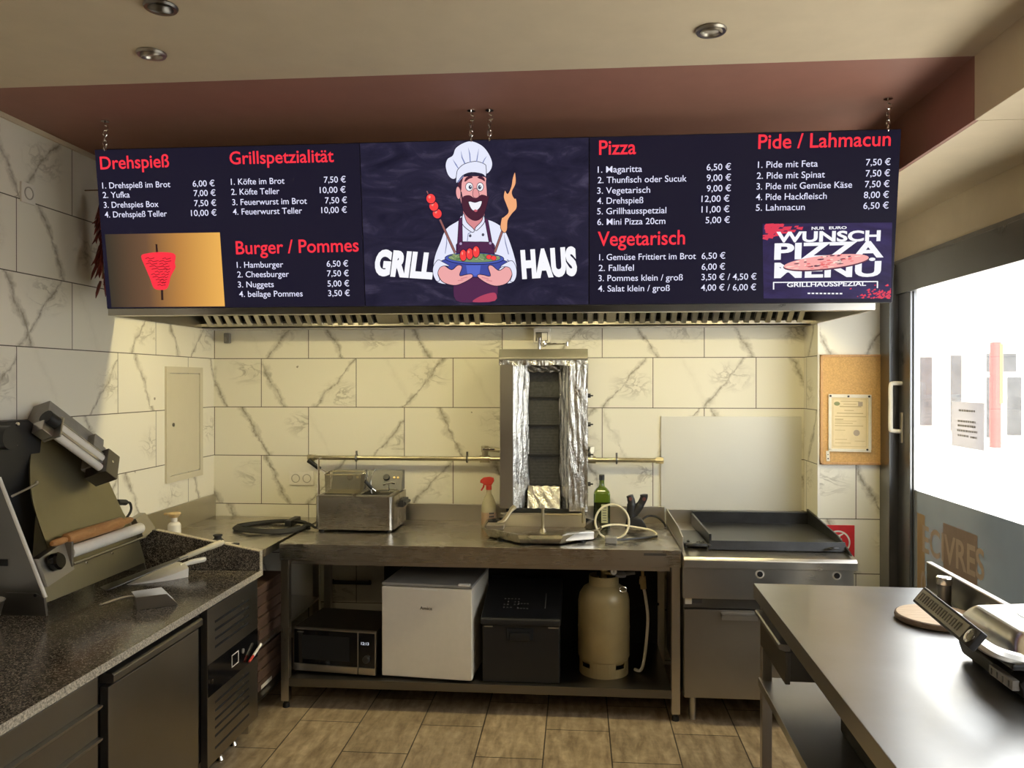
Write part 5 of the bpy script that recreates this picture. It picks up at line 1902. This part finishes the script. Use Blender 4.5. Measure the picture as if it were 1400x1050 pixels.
# ------------------------------------------------------------------ griddle
gd = thing('griddle', 'floor-standing steel gas griddle with black plate right of the work table', 'griddle', (.91, 4.2, 0))
m = MB()
m.box(.517, 1.312, 3.945, 4.66, .13, .626, .003)
m.box(.512, 1.312, 3.93, 4.66, .626, .83, .003)
obj('cabinet', m, M_STEEL_DK, gd)
m = MB()
m.box(.510, 1.316, 3.898, 3.93, .626, .778, .003)
cp = obj('control_panel', m, M_STEEL, gd)
for x in (.876, 1.236):
    m = MB()
    KF = FR((x, 3.898, .752), (1, 0, 0), (0, 0, 1))
    m.lathe([(.021, 0), (.021, .002), (.013, .003)], 24, KF, cap=False)
    m.mi = 1
    m.lathe([(.0135, .001), (.0135, .008), (.011, .011), (0, .011)], 24, KF)
    obj('control_knob', m, [M_WPLAS, M_BLACK], cp)
m = MB()
m.prism([(3.872, .780), (3.872, .818), (3.886, .832), (4.02, .852), (4.66, .862), (4.66, .80), (3.93, .778)], .815, Matrix(((0, 0, 1, .511), (1, 0, 0, 0), (0, 1, 0, 0), (0, 0, 0, 1))), .003)
obj('deck', m, M_STEEL, gd)
m = MB()
m.box(.517, 1.312, 3.925, 3.945, .577, .624, .002)
m.mi = 1
m.box(.524, .556, 3.923, 3.926, .592, .622)
m.mi = 2
m.box(.560, .605, 3.9235, 3.926, .597, .618)
obj('trim_band', m, [M_STEEL_DK, M_PAPERW, M_PRINT], gd)
for (xa, xb, hx) in ((.519, .913, .78), (.917, 1.310, 1.05)):
    m = MB()
    m.box(xa, xb, 3.918, 3.945, .135, .568, .003)
    d = obj('door', m, M_STEEL_MID, gd)
    m = MB()
    m.prism([(3.918, .558), (3.888, .552), (3.886, .528), (3.892, .528), (3.896, .546), (3.918, .548)], .17, Matrix(((0, 0, 1, hx - .085), (1, 0, 0, 0), (0, 1, 0, 0), (0, 0, 0, 1))))
    obj('handle', m, M_STEEL, d)
for x in (.57, 1.26):
    for y in (4.0, 4.6):
        m = MB()
        m.cyl((x, y, .0), (x, y, .135), .019)
        obj('leg', m, M_STEEL_V, gd)
m = MB()
px0, px1, py0, py1 = .655, 1.305, 3.985, 4.62
m.box(px0, px1, py0, py1, .855, .872, .003)
m.hexa([(px0 - .012, py0 - .01, .850), (px1, py0 - .01, .850), (px1, py0 + .012, .850), (px0, py0 + .012, .850), (px0, py0, .893), (px1, py0, .893), (px1, py0 + .012, .893), (px0, py0 + .012, .893)])
m.box(px0 - .006, px0 + .006, py0, py1, .855, .925, .002)
m.box(px0, px1, py1 - .012, py1, .855, .935, .002)
pl_ = obj('griddle_plate', m, M_CASTIRON, gd)
m = MB()
m.prism([(3.90, .845), (3.93, .862), (4.10, .905), (4.63, .955), (4.63, .845)], .008, Matrix(((0, 0, 1, 1.302), (1, 0, 0, 0), (0, 1, 0, 0), (0, 0, 0, 1))))
obj('side_guard', m, M_CASTIRON, gd, label='black right side guard')
m = MB()
m.prism([(3.94, .835), (3.95, .915), (4.12, .935), (4.66, .942), (4.66, .835)], .006, Matrix(((0, 0, 1, .513), (1, 0, 0, 0), (0, 1, 0, 0), (0, 0, 0, 1))))
m.box(.513, 1.31, 4.645, 4.66, .85, .938)
obj('steel_guard', m, M_STEEL, gd, label='steel left and rear guard')
m = MB()
m.box(.530, .645, 4.0, 4.35, .856, .875, .004)
obj('grease_tray', m, M_CASTIRON, gd)
m = MB()
m.tube(spline([(.54, 3.98, .86), (.545, 3.95, .875), (.575, 3.945, .88), (.60, 3.96, .876), (.64, 3.97, .872)]), .008, 8)
obj('plate_lifter', m, M_CASTIRON, gd)
m = MB()
m.tube(spline([(1.20, 3.965, .858), (1.23, 3.945, .872), (1.26, 3.95, .870)]), .007, 8)
obj('plate_clip', m, M_CASTIRON, gd)
m = MB()
for k in range(14):
    m.lathe([(0, -.008), (.010, 0), (0, .008)], 8, Matrix.Translation((R.uniform(.535, .65), R.uniform(3.96, 4.05), .872 + R.uniform(-.006, .008))))
obj('burnt_crumbs', m, M_CASTIRON, gd, kind='stuff')
m = MB()
m.box(.491, 1.302, 4.735, 4.748, .905, 1.476, .002)
tag(obj('splash_panel', m, steel('satin_panel', (0.76, 0.74, 0.67), 0.64, (2, 60, 60), 0.04)), 'large satin steel splash panel on the back wall behind the griddle', 'splash panel')

# ------------------------------------------------------------------ steel side table on the right
TH = math.radians(-1.46)
rt = thing('side_table', 'stainless steel table in the right foreground below the window', 'work table', (.722, 3.325, 0), TH)
TW, TL = .690, 2.35
m = MB()
m.box(0, TW, -TL, 0, .790, .850, .003)
obj('table_top', m, M_STEEL_T2, rt, local=True)
m = MB()
m.box(TW - .012, TW + .006, -TL, 0, .80, .953, .002)
m.mi = 1
m.box(TW - .014, TW + .008, -TL, 0, .951, .957, .002)
obj('upstand', m, [M_STEEL_DK, M_WPLAS], rt, local=True, label='dark upstand with bright top edge')
for x in (.02, TW - .06):
    for y in (-.07, -TL + .03):
        m = MB()
        m.box(x, x + .04, y, y + .04, 0, .795, .003)
        obj('leg', m, M_STEEL_V, rt, local=True)
m = MB()
m.box(.012, TW - .02, -TL + .05, -.03, .440, .475, .003)
obj('lower_shelf', m, M_STEEL_T2, rt, local=True)
m = MB()
m.box(.012, .030, -.50, -.075, .622, .735, .003)
dw = obj('drawer', m, M_STEEL_DK, rt, local=True)
m = MB()
m.box(.030, .50, -.49, -.085, .63, .73)
obj('drawer_box', m, M_STEEL_DK, dw, local=True)
m = MB()
m.prism([(.012, .738), (-.008, .745), (-.010, .760), (-.004, .764), (.030, .760), (.030, .738)], .425, Matrix(((1, 0, 0, 0), (0, 0, 1, -.50), (0, 1, 0, 0), (0, 0, 0, 1))))
obj('drawer_pull', m, M_STEEL_MID, dw, local=True)
bn = thing('black_bin', 'black plastic bin standing on the shelf of the right steel table', 'bin', (.722, 3.325, .4755), TH)
m = MB()
m.prism([(.19, -1.05), (.60, -1.05), (.60, -.52), (.19, -.52)], .17, bv=.012)
obj('bin_body', m, M_BLACK, bn, local=True)
m = MB()
m.box(.18, .61, -1.06, -.51, .165, .18, .005)
obj('bin_rim', m, M_BLACK, bn, local=True)

wb = thing('round_board', 'round pale wooden board under the far end of the contact grill', 'wooden board', (1.245, 2.85, .8505))
m = MB()
m.lathe([(0, 0), (.130, 0), (.136, .004), (.138, .012), (.136, .020), (.130, .022), (0, .022)], 48)
obj('board', m, wood_mat('dark_board_edge', (0.10, 0.06, 0.035), (0.17, 0.11, 0.06)), wb, local=True)
m = MB()
m.lathe([(.0, .0225), (.131, .0225), (.129, .0232), (0, .0235)], 48, cap=False)
obj('board_face', m, M_WOODB, wb, local=True)
jr = thing('pepper_mill', 'small dark mill with chrome cap on the steel table behind the contact grill', 'pepper mill', (1.345, 3.03, .850))
m = MB()
m.lathe([(0, 0), (.026, 0), (.026, .006), (.023, .012), (.024, .085), (0, .085)], 28)
obj('mill_body', m, M_STEEL_DK, jr, local=True)
m = MB()
m.lathe([(.0, .085), (.026, .085), (.027, .090), (.027, .108), (.024, .112), (0, .113)], 28)
obj('chrome_cap', m, M_CHROME, jr, local=True)

# contact grill
cg = thing('contact_grill', 'black and silver contact grill with long lettered handle on the right steel table', 'contact grill', (1.25, 2.28, .85), TH)
M_LID = steel('silver_lid', (0.78, 0.76, 0.72), 0.24, (20, 20, 20), 0.03, 0.0)
gyn, gyf2 = -.155, .205   # near and far ends in local y
m = MB()
m.prism([(-.10, .010), (-.075, .010), (.15, .010), (.16, .03), (.16, .085), (-.06, .085), (-.115, .055)], gyf2 - gyn, Matrix(((1, 0, 0, 0), (0, 0, 1, gyn), (0, 1, 0, 0), (0, 0, 0, 1))), .010)
obj('base', m, M_BLACK, cg, local=True)
for x in (-.07, .13):
    for y in (gyn + .04, gyf2 - .04):
        obj('rubber_foot', MB().cyl((x, y, 0), (x, y, .014), .016), M_RUBBER, cg, local=True)
m = MB()
m.box(-.128, -.108, -.145, -.02, .030, .058, .004)
obj('control_strip', m, M_GREYB, cg, local=True)
m = MB()
for k in range(4):
    m.box(-.1295, -.1275, -.13 + .03 * k, -.125 + .03 * k, .036, .052)
obj('control_marks', m, M_PRINT, cg, local=True)
m = MB()


def lidfn(s, t):
    x = -.125 + .29 * s
    y = gyn + (gyf2 - gyn) * t
    e = min(1.0, (min(s, 1 - s) * .29) / .05)
    f = min(1.0, (min(t, 1 - t) * .43) / .075)
    q = math.sin(e * PI / 2) ** .6 * math.sin(f * PI / 2) ** .6
    return (x, y, .104 + .066 * q + .018 * s)


m.grid(28, 40, lidfn)
obj('lid', m, M_LID, cg, local=True, smooth=180)
m = MB()
m.prism([(-.135, .088), (.168, .088), (.168, .112), (-.135, .104)], gyf2 - gyn + .012, Matrix(((1, 0, 0, 0), (0, 0, 1, gyn - .006), (0, 1, 0, 0), (0, 0, 0, 1))), .006)
obj('lid_band', m, M_BLACK, cg, local=True)
m = MB()
q = [(.055 + .075 * math.copysign(abs(math.cos(a)) ** .5, math.cos(a)), -.02 + .12 * math.copysign(abs(math.sin(a)) ** .5, math.sin(a))) for a in [2 * PI * k / 32 for k in range(32)]]
m.tube([(x, y, .170 + .018 * (x + .125) / .29) for x, y in q], .0022, 6, True)
obj('lid_emboss', m, M_STEEL, cg, local=True)
m = MB()
HFm = FR((-.222, gyf2 - .010, .184), (.0, -1, -.06), (.62, 0, .78))
HL = .365
m.box(0, HL, -.028, .028, -.010, .010, .004, HFm)
hb_ = obj('handle', m, M_BLACK, cg, local=True)
m = MB()
m.box(.008, HL - .055, -.021, .021, .0095, .0112, .002, HFm)
m.mi = 1
for k in range(9):
    x = .022 + k * .030
    m.box(x, x + .004, -.012, .012, .011, .0128, 0, HFm)
    m.box(x, x + .018, .008, .012, .011, .0128, 0, HFm)
    m.box(x + .014, x + .018, -.012, .012, .011, .0128, 0, HFm)
obj('handle_plate', m, [M_STEEL_MID, M_STEEL_DK], hb_, local=True, label='grey plate with raised lettering')
m = MB()
m.lathe([(.020, .008), (.020, .013), (.014, .014), (.012, .012), (0, .012)], 24, HFm @ Matrix.Translation((HL - .026, 0, 0)))
obj('handle_button', m, M_CHROME, hb_, local=True)
m = MB()
for (u, y) in ((HL - .02, gyn + .015), (.02, gyf2 - .02)):
    a = HFm @ Vector((u, 0, -.004))
    m = MB()
    m.tube(spline([a, a + Vector((.05, -.002, -.03)), Vector((-.085, y, .108)), Vector((.02, y - .012 * (1 if y < 0 else -1), .098)), Vector((.15, y, .11))]), .016, 8)
    obj('handle_arm', m, M_STEEL, cg, local=True)
m = MB()
m.tube([(.172, gyn + .03, .135), (.172, gyf2 - .03, .135)], .019, 12)
obj('hinge_bar', m, M_BLACK, cg, local=True)

# ------------------------------------------------------------------ refrigerated prep counter and granite worktop
pc_ = thing('prep_counter', 'long dark steel refrigerated prep counter along the left wall', 'prep counter', (-1.85, 2.3, 0))
cy0, cy1, cx = .9, 3.60, -1.50
m = MB()
m.box(-2.22, cx - .035, cy0, cy1, .125, .770, .002)
obj('body', m, M_BLACK, pc_)
M_CTR = steel('counter_steel', (0.32, 0.30, 0.26), 0.36, (60, 3, 60), 0.12)
m = MB()
m.box(cx - .03, cx, 3.095, cy1, .105, .752, .003)
gp = obj('compressor_panel', m, M_CTR, pc_)
for z in (.685, .650, .615, .580, .350, .315, .280, .245, .210, .160):
    obj('louvre_slot', MB().box(cx - .002, cx + .0008, 3.16, 3.50, z - .006, z + .004), M_DARK, gp)
for z in (.685, .650, .615, .580, .350, .315, .280, .245, .210):
    obj('rivet', MB().cyl((cx, 3.435, z + .010), (cx + .0015, 3.435, z + .010), .005, seg=10), M_STEEL, gp)
m = MB()
m.box(cx - .002, cx + .0015, 3.097, cy1 - .002, .392, .525, .001)
bd = obj('control_band', m, M_BLACKG, gp)
m = MB()
for (a, b, c, d) in ((3.315, 3.385, .487, .491), (3.315, 3.385, .437, .441), (3.315, 3.319, .437, .491), (3.381, 3.385, .437, .491)):
    m.box(cx + .001, cx + .003, a, b, c, d)
obj('display_frame', m, M_WPLAS, bd)
m = MB()
m.lathe([(.010, 0), (.010, .008), (0, .009)], 16, FR((cx + .001, 3.12, .452), (0, 1, 0), (0, 0, 1)))
obj('lock', m, M_CHROME, bd)
m = MB()
m.lathe([(.011, 0), (.011, .004), (0, .005)], 16, FR((cx + .001, 3.43, .472), (0, 1, 0), (0, 0, 1)))
obj('rocker_switch', m, M_GREYB, bd)
m = MB()
m.tube([(cx + .012, 3.475, .408), (cx + .016, 3.51, .422)], .006, 8)
m.mi = 1
m.tube([(cx + .016, 3.51, .422), (cx + .022, 3.585, .452)], .0065, 8)
obj('sensor_clip', m, [M_RED, M_WPLAS], bd)
m = MB()
m.box(cx - .03, cx, 2.415, 3.02, .13, .700, .004)
dd = obj('door', m, M_CTR, pc_)
m = MB()
m.prism([(cx - .03, .712), (cx - .03, .745), (cx + .010, .745), (cx + .018, .738), (cx + .018, .716), (cx + .010, .712)], .605, Matrix(((1, 0, 0, 0), (0, 0, 1, 2.415), (0, 1, 0, 0), (0, 0, 0, 1))), .002)
obj('handle', m, M_CTR, dd)
z = .752
for k in range(6):
    m = MB()
    m.box(cx - .03, cx - .004, 1.60, 2.365, z - .086, z, .002)
    d = obj('drawer', m, M_CTR, pc_)
    m = MB()
    m.prism([(cx - .03, z - .100), (cx + .006, z - .100), (cx + .012, z - .094), (cx + .012, z - .088), (cx - .03, z - .084)], .765, Matrix(((1, 0, 0, 0), (0, 0, 1, 1.60), (0, 1, 0, 0), (0, 0, 0, 1))))
    obj('drawer_pull', m, M_STEEL_MID, d)
    z -= .103
m = MB()
m.box(cx - .03, cx, .92, 1.59, .13, .745, .004)
obj('door', m, M_CTR, pc_)
for (x, y) in ((-1.585, 3.52), (-1.585, 3.38), (-2.1, 3.5), (-1.585, 1.0), (-2.1, 1.0)):
    m = MB()
    m.cyl((x, y, .02), (x, y, .13), .014)
    m.lathe([(.020, 0), (.022, .008), (.014, .022), (0, .022)], 16, Matrix.Translation((x, y, 0)))
    obj('foot', m, M_CHROME, pc_)
gw = thing('granite_worktop', 'speckled brown granite worktop with raised far edge on the prep counter', 'worktop', (-1.86, 2.3, .77))
m = MB()
m.box(-2.255, -1.477, cy0, 3.60, .771, .80, .002)
obj('slab', m, M_GRANITE, gw)
M_GREDGE = plain('granite_sawn_edge', (0.42, 0.37, 0.28), 0.45, 0, 0.75, 170)
m = MB()
m.box(-1.4785, -1.475, cy0, 3.60, .772, .799)
obj('front_edge', m, M_GREDGE, gw, label='paler speckled front edge')
m = MB()
m.prism([(-1.478, .80), (-1.478, .888), (-1.985, .980), (-2.255, .980), (-2.255, .80)], .028, XZ(3.570), .002)
up_ = obj('end_upstand', m, M_GRANITE, gw)
m = MB()
m.prism([(-1.476, .801), (-1.476, .890), (-1.985, .982), (-1.985, .978), (-1.4785, .886), (-1.4785, .801)], .030, XZ(3.569))
obj('upstand_edge', m, M_GREDGE, gw, label='paler edge of the upstand')

# ------------------------------------------------------------------ dough sheeter
ds = thing('dough_sheeter', 'steel dough rolling machine with slanted upper rollers on the granite worktop', 'dough sheeter', (-2.1, 3.1, .80))
SX = lambda z: -2.03 - .34 * (z - .95)
m = MB()
m.prism([(-1.990, .80), (-1.998, .866), (-2.181, 1.318), (-2.255, 1.33), (-2.255, .80)], .006, XZ(2.812))
sp_ = obj('side_panel', m, M_STEEL_DK, ds, label='near side panel')
m = MB()
m.tube([(-1.996, 2.815, .868), (-2.181, 2.815, 1.318)], .007, 8)
obj('panel_edge', m, M_WPLAS, sp_, label='pale front edge of the side panel')
m = MB()
m.prism([(-1.988, .8005), (-1.997, .868), (-2.030, .885), (-2.150, .885), (-2.165, .8005)], .012, XZ(2.806))
obj('foot_cover', m, M_STEEL_DK, sp_)
m = MB()
m.cyl((-2.03, 2.803, .878), (-2.03, 2.808, .878), .006, seg=10)
m.box(-2.20, -2.145, 2.808, 2.813, .985, 1.01, .001)
obj('screw_slot', m, M_DARK, sp_)
m = MB()
m.prism([(-2.000, .80), (-2.06, .985), (-2.255, .99), (-2.255, .80)], .006, XZ(3.52))
obj('side_panel', m, M_STEEL_MID, ds, label='far side panel')
m = MB()
m.prism([(2.84, .86), (2.99, .86), (3.06, 1.48), (2.98, 1.53), (2.80, 1.53), (2.80, .90)], .075, YZ(-2.255), .01)
obj('motor_cover', m, M_BLACK, ds)
ol = [(-2.2, 3.027, 1.449), (-2.162, 2.958, 1.338), (-2.125, 2.919, 1.228), (-2.091, 2.912, 1.129), (-2.059, 2.919, 1.020), (-2.046, 3.49, .995), (-2.076, 3.454, 1.084), (-2.134, 3.419, 1.255), (-2.18, 3.324, 1.39), (-2.208, 3.127, 1.472)]
left = spline(ol[0:5], 4)
rest = ol[5:]
m = MB()
pts = [(p[1], p[2]) for p in left] + [(p[1], p[2]) for p in rest]
lo = [m.bm.verts.new((SX(z), y, z)) for y, z in pts]
hi = [m.bm.verts.new((SX(z) - .005, y, z)) for y, z in pts]
m.bm.faces.new(lo)
m.bm.faces.new(list(reversed(hi)))
for k in range(len(lo)):
    q = (k + 1) % len(lo)
    m.bm.faces.new((lo[k], hi[k], hi[q], lo[q]))
obj('chute', m, M_STEEL_OL, ds, label='olive steel dough chute', smooth=20)
# slanted upper roller head
PA, PB_ = Vector((-2.144, 3.068, 1.491)), Vector((-2.091, 3.286, 1.335))
uu = (PB_ - PA).normalized()
nn = Vector((1, 0, .34)).normalized()
nn = (nn - uu * nn.dot(uu)).normalized()
v_ = nn.cross(uu)
AF = FR(PA, uu, v_)
RL = .273
m = MB()
m.box(-.035, .305, .022, .125, -.10, -.005, .004, AF)
m.box(.205, .262, .03, .095, -.005, .030, .003, AF)
m.box(.26, .31, -.03, .09, -.08, .005, .003, AF)
hd_ = obj('roller_cover', m, plain('grey_cover_metal', (0.30, 0.285, 0.26), 0.5, 0.3), ds)
for (vv_, rr) in ((.0, .019), (-.047, .0165)):
    m = MB()
    m.cyl(AF @ Vector((0, vv_, .022)), AF @ Vector((RL, vv_, .022)), rr, seg=24)
    obj('upper_roller', m, M_WPLAS, ds)
m = MB()
m.box(0, RL, -.030, -.018, .02, .034, .002, AF)
m.box(.0, RL, .018, .023, .02, .034, .001, AF)
m.box(-.010, .003, -.062, .035, -.03, .048, .003, AF)
m.box(-.07, -.01, -.06, -.01, -.03, .02, .004, AF)
obj('roller_bracket', m, M_STEEL, ds)
m = MB()
m.cyl(AF @ Vector((-.065, .006, .02)), AF @ Vector((-.012, .006, .02)), .030, seg=14)
obj('adjusting_knob', m, M_BLACK, ds, label='upper black adjusting knob')
m = MB()
m.box(.268, .345, -.078, .045, -.05, .055, .004, AF)
m.mi = 1
m.cyl(AF @ Vector((.30, -.01, .055)), AF @ Vector((.30, -.01, .058)), .006, seg=10)
obj('gear_housing', m, [M_STEEL_DK, M_CHROME], ds)
m = MB()
m.cyl((-2.20, 2.80, 1.47), (-2.12, 2.80, 1.47), .045, seg=20)
m.mi = 1
m.lathe([(0, 0), (.008, 0), (.007, .006), (0, .008)], 10, FR((-2.12, 2.83, 1.52), (0, 1, 0), (0, 0, 1)))
m.lathe([(0, 0), (.008, 0), (.007, .006), (0, .008)], 10, FR((-2.15, 2.86, 1.44), (0, 1, 0), (0, 0, 1)))
obj('side_hand_knob', m, [M_BLACK, M_CHROME], ds)
m = MB()
m.tube([(SX(1.27) + .006, 2.82, 1.247), (SX(1.27) + .014, 2.945, 1.277)], .005, 8)
m.lathe([(0, 0), (.008, 0), (.007, .005), (0, .007)], 10, FR((SX(1.275) + .001, 2.965, 1.280), (0, 1, 0), (0, 0, 1)))
obj('lever', m, M_STEEL, ds)
# lower rollers
m = MB()
m.cyl((-2.018, 2.985, 1.000), (-2.020, 3.50, 1.003), .025, seg=28)
obj('lower_roller', m, M_WPLAS, ds)
m = MB()
m.tube([(-2.000, 2.985, .955), (-2.002, 3.515, .960)], .006, 8)
m.box(-2.045, -1.998, 2.972, 2.986, .945, 1.045, .003)
m.hexa([(-2.03, 2.825, .905), (-1.995, 2.825, .905), (-1.995, 2.985, .935), (-2.03, 2.985, .935), (-2.06, 2.825, 1.010), (-2.03, 2.825, 1.010), (-2.03, 2.985, 1.048), (-2.06, 2.985, 1.048)])
m.hexa([(-2.03, 3.50, .955), (-2.0, 3.50, .955), (-2.0, 3.60, .985), (-2.03, 3.60, .985), (-2.07, 3.50, 1.045), (-2.04, 3.50, 1.045), (-2.04, 3.58, 1.06), (-2.07, 3.58, 1.06)])
lb_ = obj('roller_bracket', m, M_STEEL_MID, ds)
m = MB()
m.lathe([(.034, 0), (.034, .022), (.028, .030), (0, .030)], 24, FR((-2.012, 2.885, .985), (0, 1, 0), (-.25, 0, 1)))
obj('adjusting_knob', m, M_BLACKG, ds, label='lower black adjusting knob')
m = MB()
m.hexa([(SX(.945) - .004, 2.83, .945), (SX(.945), 2.83, .945), (SX(.945), 3.50, .945), (SX(.945) - .004, 3.50, .945), (SX(1.0) - .004, 2.83, 1.0), (SX(1.0), 2.83, 1.0), (SX(1.0), 3.50, 1.0), (SX(1.0) - .004, 3.50, 1.0)])
m.hexa([(-2.004, 2.82, .845), (-2.000, 2.82, .845), (-2.000, 3.51, .843), (-2.004, 3.51, .843), (SX(.945) - .004, 2.82, .945), (SX(.945), 2.82, .945), (SX(.945), 3.51, .945), (SX(.945) - .004, 3.51, .945)])
obj('front_plate', m, M_STEEL_OL, ds)
for (y, z) in ((3.10, .935), (3.28, .935), (2.93, .93), (2.85, .915)):
    obj('bolt', MB().lathe([(0, 0), (.008, 0), (.007, .005), (0, .007)], 10, FR((SX(z) + .001, y, z), (0, 1, 0), (-.3, 0, 1))), M_CHROME, ds)
m = MB()
m.tube(spline([(-2.19, 3.60, 1.105), (-2.19, 3.66, 1.095), (-2.19, 3.705, 1.085), (-2.19, 3.715, 1.05), (-2.19, 3.68, 1.02), (-2.19, 3.60, .99)]), [.014] * 8 + [.006] * 23, 8)
obj('power_cord', m, M_RUBBER, ds)

# ------------------------------------------------------------------ things on the granite
rp = thing('rolling_pin', 'wooden rolling pin lying on the lower roller of the dough machine', 'rolling pin', (-2.028, 3.17, 1.053), 0)
m = MB()
m.lathe([(0, -.19), (.021, -.19), (.0245, -.184), (.0245, .184), (.021, .19), (0, .19)], 28, Matrix.Rotation(-PI / 2, 4, 'X'))
obj('roller', m, M_WOODR, rp, local=True)
for s in (-1, 1):
    m = MB()
    m.lathe([(0, .19), (.010, .19), (.013, .205), (.015, .23), (.013, .262), (.009, .275), (0, .278)], 20, Matrix.Rotation(-PI / 2 * s, 4, 'X'))
    obj('handle', m, M_WOODR, rp, local=True)
bw = MB()
bw.lathe([(0, .001), (.045, .001), (.070, .03), (.085, .085), (.088, .088), (.084, .088), (.068, .032), (.043, .005), (0, .005)], 32, Matrix.Translation((-2.150, 2.665, .80)))
tag(obj('steel_bowl', bw, M_STEEL), 'small steel bowl on the granite at the left edge beside the dough machine', 'bowl')
ws = thing('white_scoop', 'white plastic scoop with handle lying on the granite worktop', 'scoop', (-1.87, 3.37, .80), math.radians(53))
m = MB()


def scfn(s, t):
    # s along, t across
    x = -.125 + .24 * s
    wd = .008 + .062 * math.sin(min(1, s * 1.25) * PI / 2)
    y = (t - .5) * 2 * wd
    rim = (abs(t - .5) * 2) ** 3
    hgt = .001 + .055 * s ** 1.3 * (1 - .25 * rim)
    return (x, y, hgt)


m.grid(14, 10, scfn)
b2 = [scfn(k / 14, 0) for k in range(15)] + [scfn(k / 14, 1) for k in range(14, -1, -1)]
top = [m.bm.verts.new(p) for p in b2]
bot = [m.bm.verts.new((p[0], p[1] * .93, .0005)) for p in b2]
for k in range(len(b2)):
    q = (k + 1) % len(b2)
    m.bm.faces.new((top[k], top[q], bot[q], bot[k]))
m.bm.faces.new(bot)
bmesh.ops.remove_doubles(m.bm, verts=m.bm.verts, dist=.0002)
obj('scoop_body', m, M_WPLAS, ws, local=True, smooth=50)
m = MB()
m.tube(spline([(.10, -.02, .045), (.15, -.022, .055), (.22, -.02, .058)]), [.010] * 6 + [.012] * 6 + [.008], 10)
obj('handle', m, M_WPLAS, ws, local=True)
ts = thing('dough_turner', 'dark steel turner with cream handle resting across the white scoop', 'turner', (-1.93, 3.50, .80), 0)
m = MB()
a, b = Vector((-1.98, 3.15, .812)), Vector((-1.750, 3.406, .897))
du = (b - a).normalized()
sd = Vector((0, 0, 1)).cross(du).normalized()
TFm = FR(a, du, sd)
m.prism([(0, -.035), (.02, -.040), (.30, -.022), (.36, -.012), (.36, .012), (.30, .022), (.02, .040), (0, .035)], .0025, TFm)
obj('blade', m, M_STEEL_DK, ts)
m = MB()
m.tube(spline([b - du * .03, b + du * .04, b + du * .10, b + du * .178], 8), [.009] * 5 + [.012] * 12 + [.014] * 6 + [.011, .008], 10)
hh = obj('handle', m, plain('cream_handle', (0.66, 0.60, 0.44), 0.4), ts)
m = MB()
e = b + du * .165 + Vector((0, 0, .0115))
m.lathe([(0, 0), (.0055, 0), (.0055, .001), (0, .001)], 14, Matrix.Translation(e))
obj('hanging_hole', m, M_DARK, hh)
ss = thing('flour_scoop', 'small open steel scoop with rod handle on the granite in front', 'scoop', (-1.665, 2.985, .80), math.radians(38))
m = MB()


def pan(w0, w1, l, h, th):
    o_ = [(-w0, 0), (w0, 0), (w1, l), (-w1, l)]
    m.face([(-w0 * .85, .008, .001), (w0 * .85, .008, .001), (w1 * .9, l, .001), (-w1 * .9, l, .001)])
    for s in (-1, 1):
        m.hexa([(s * w0 * .85, .008, .001), (s * w0 * .85 - s * th, .008, .001), (s * w1 * .9 - s * th, l, .001), (s * w1 * .9, l, .001),
                (s * w0, 0, h), (s * w0 - s * th, 0, h), (s * w1 - s * th, l * .72, h), (s * w1, l * .72, h)])
    m.hexa([(-w0 * .85, .008, .001), (w0 * .85, .008, .001), (w0 * .85, .010, .001), (-w0 * .85, .010, .001), (-w0, 0, h), (w0, 0, h), (w0, .002, h), (-w0, .002, h)])


pan(.055, .060, .155, .052, .002)
m.tf(Matrix.Rotation(math.radians(-90), 4, 'Z') @ Matrix.Translation((0, -.075, 0)))
obj('scoop_pan', m, M_STEEL_MID, ss, local=True, smooth=20)
m = MB()
m.tube(spline([(-.073, 0, .045), (-.11, 0, .046), (-.185, 0, .030)]), .0055, 8)
m.lathe([(0, -.008), (.008, 0), (0, .008)], 12, Matrix.Translation((-.187, 0, .030)))
obj('handle', m, M_STEEL_MID, ss, local=True)
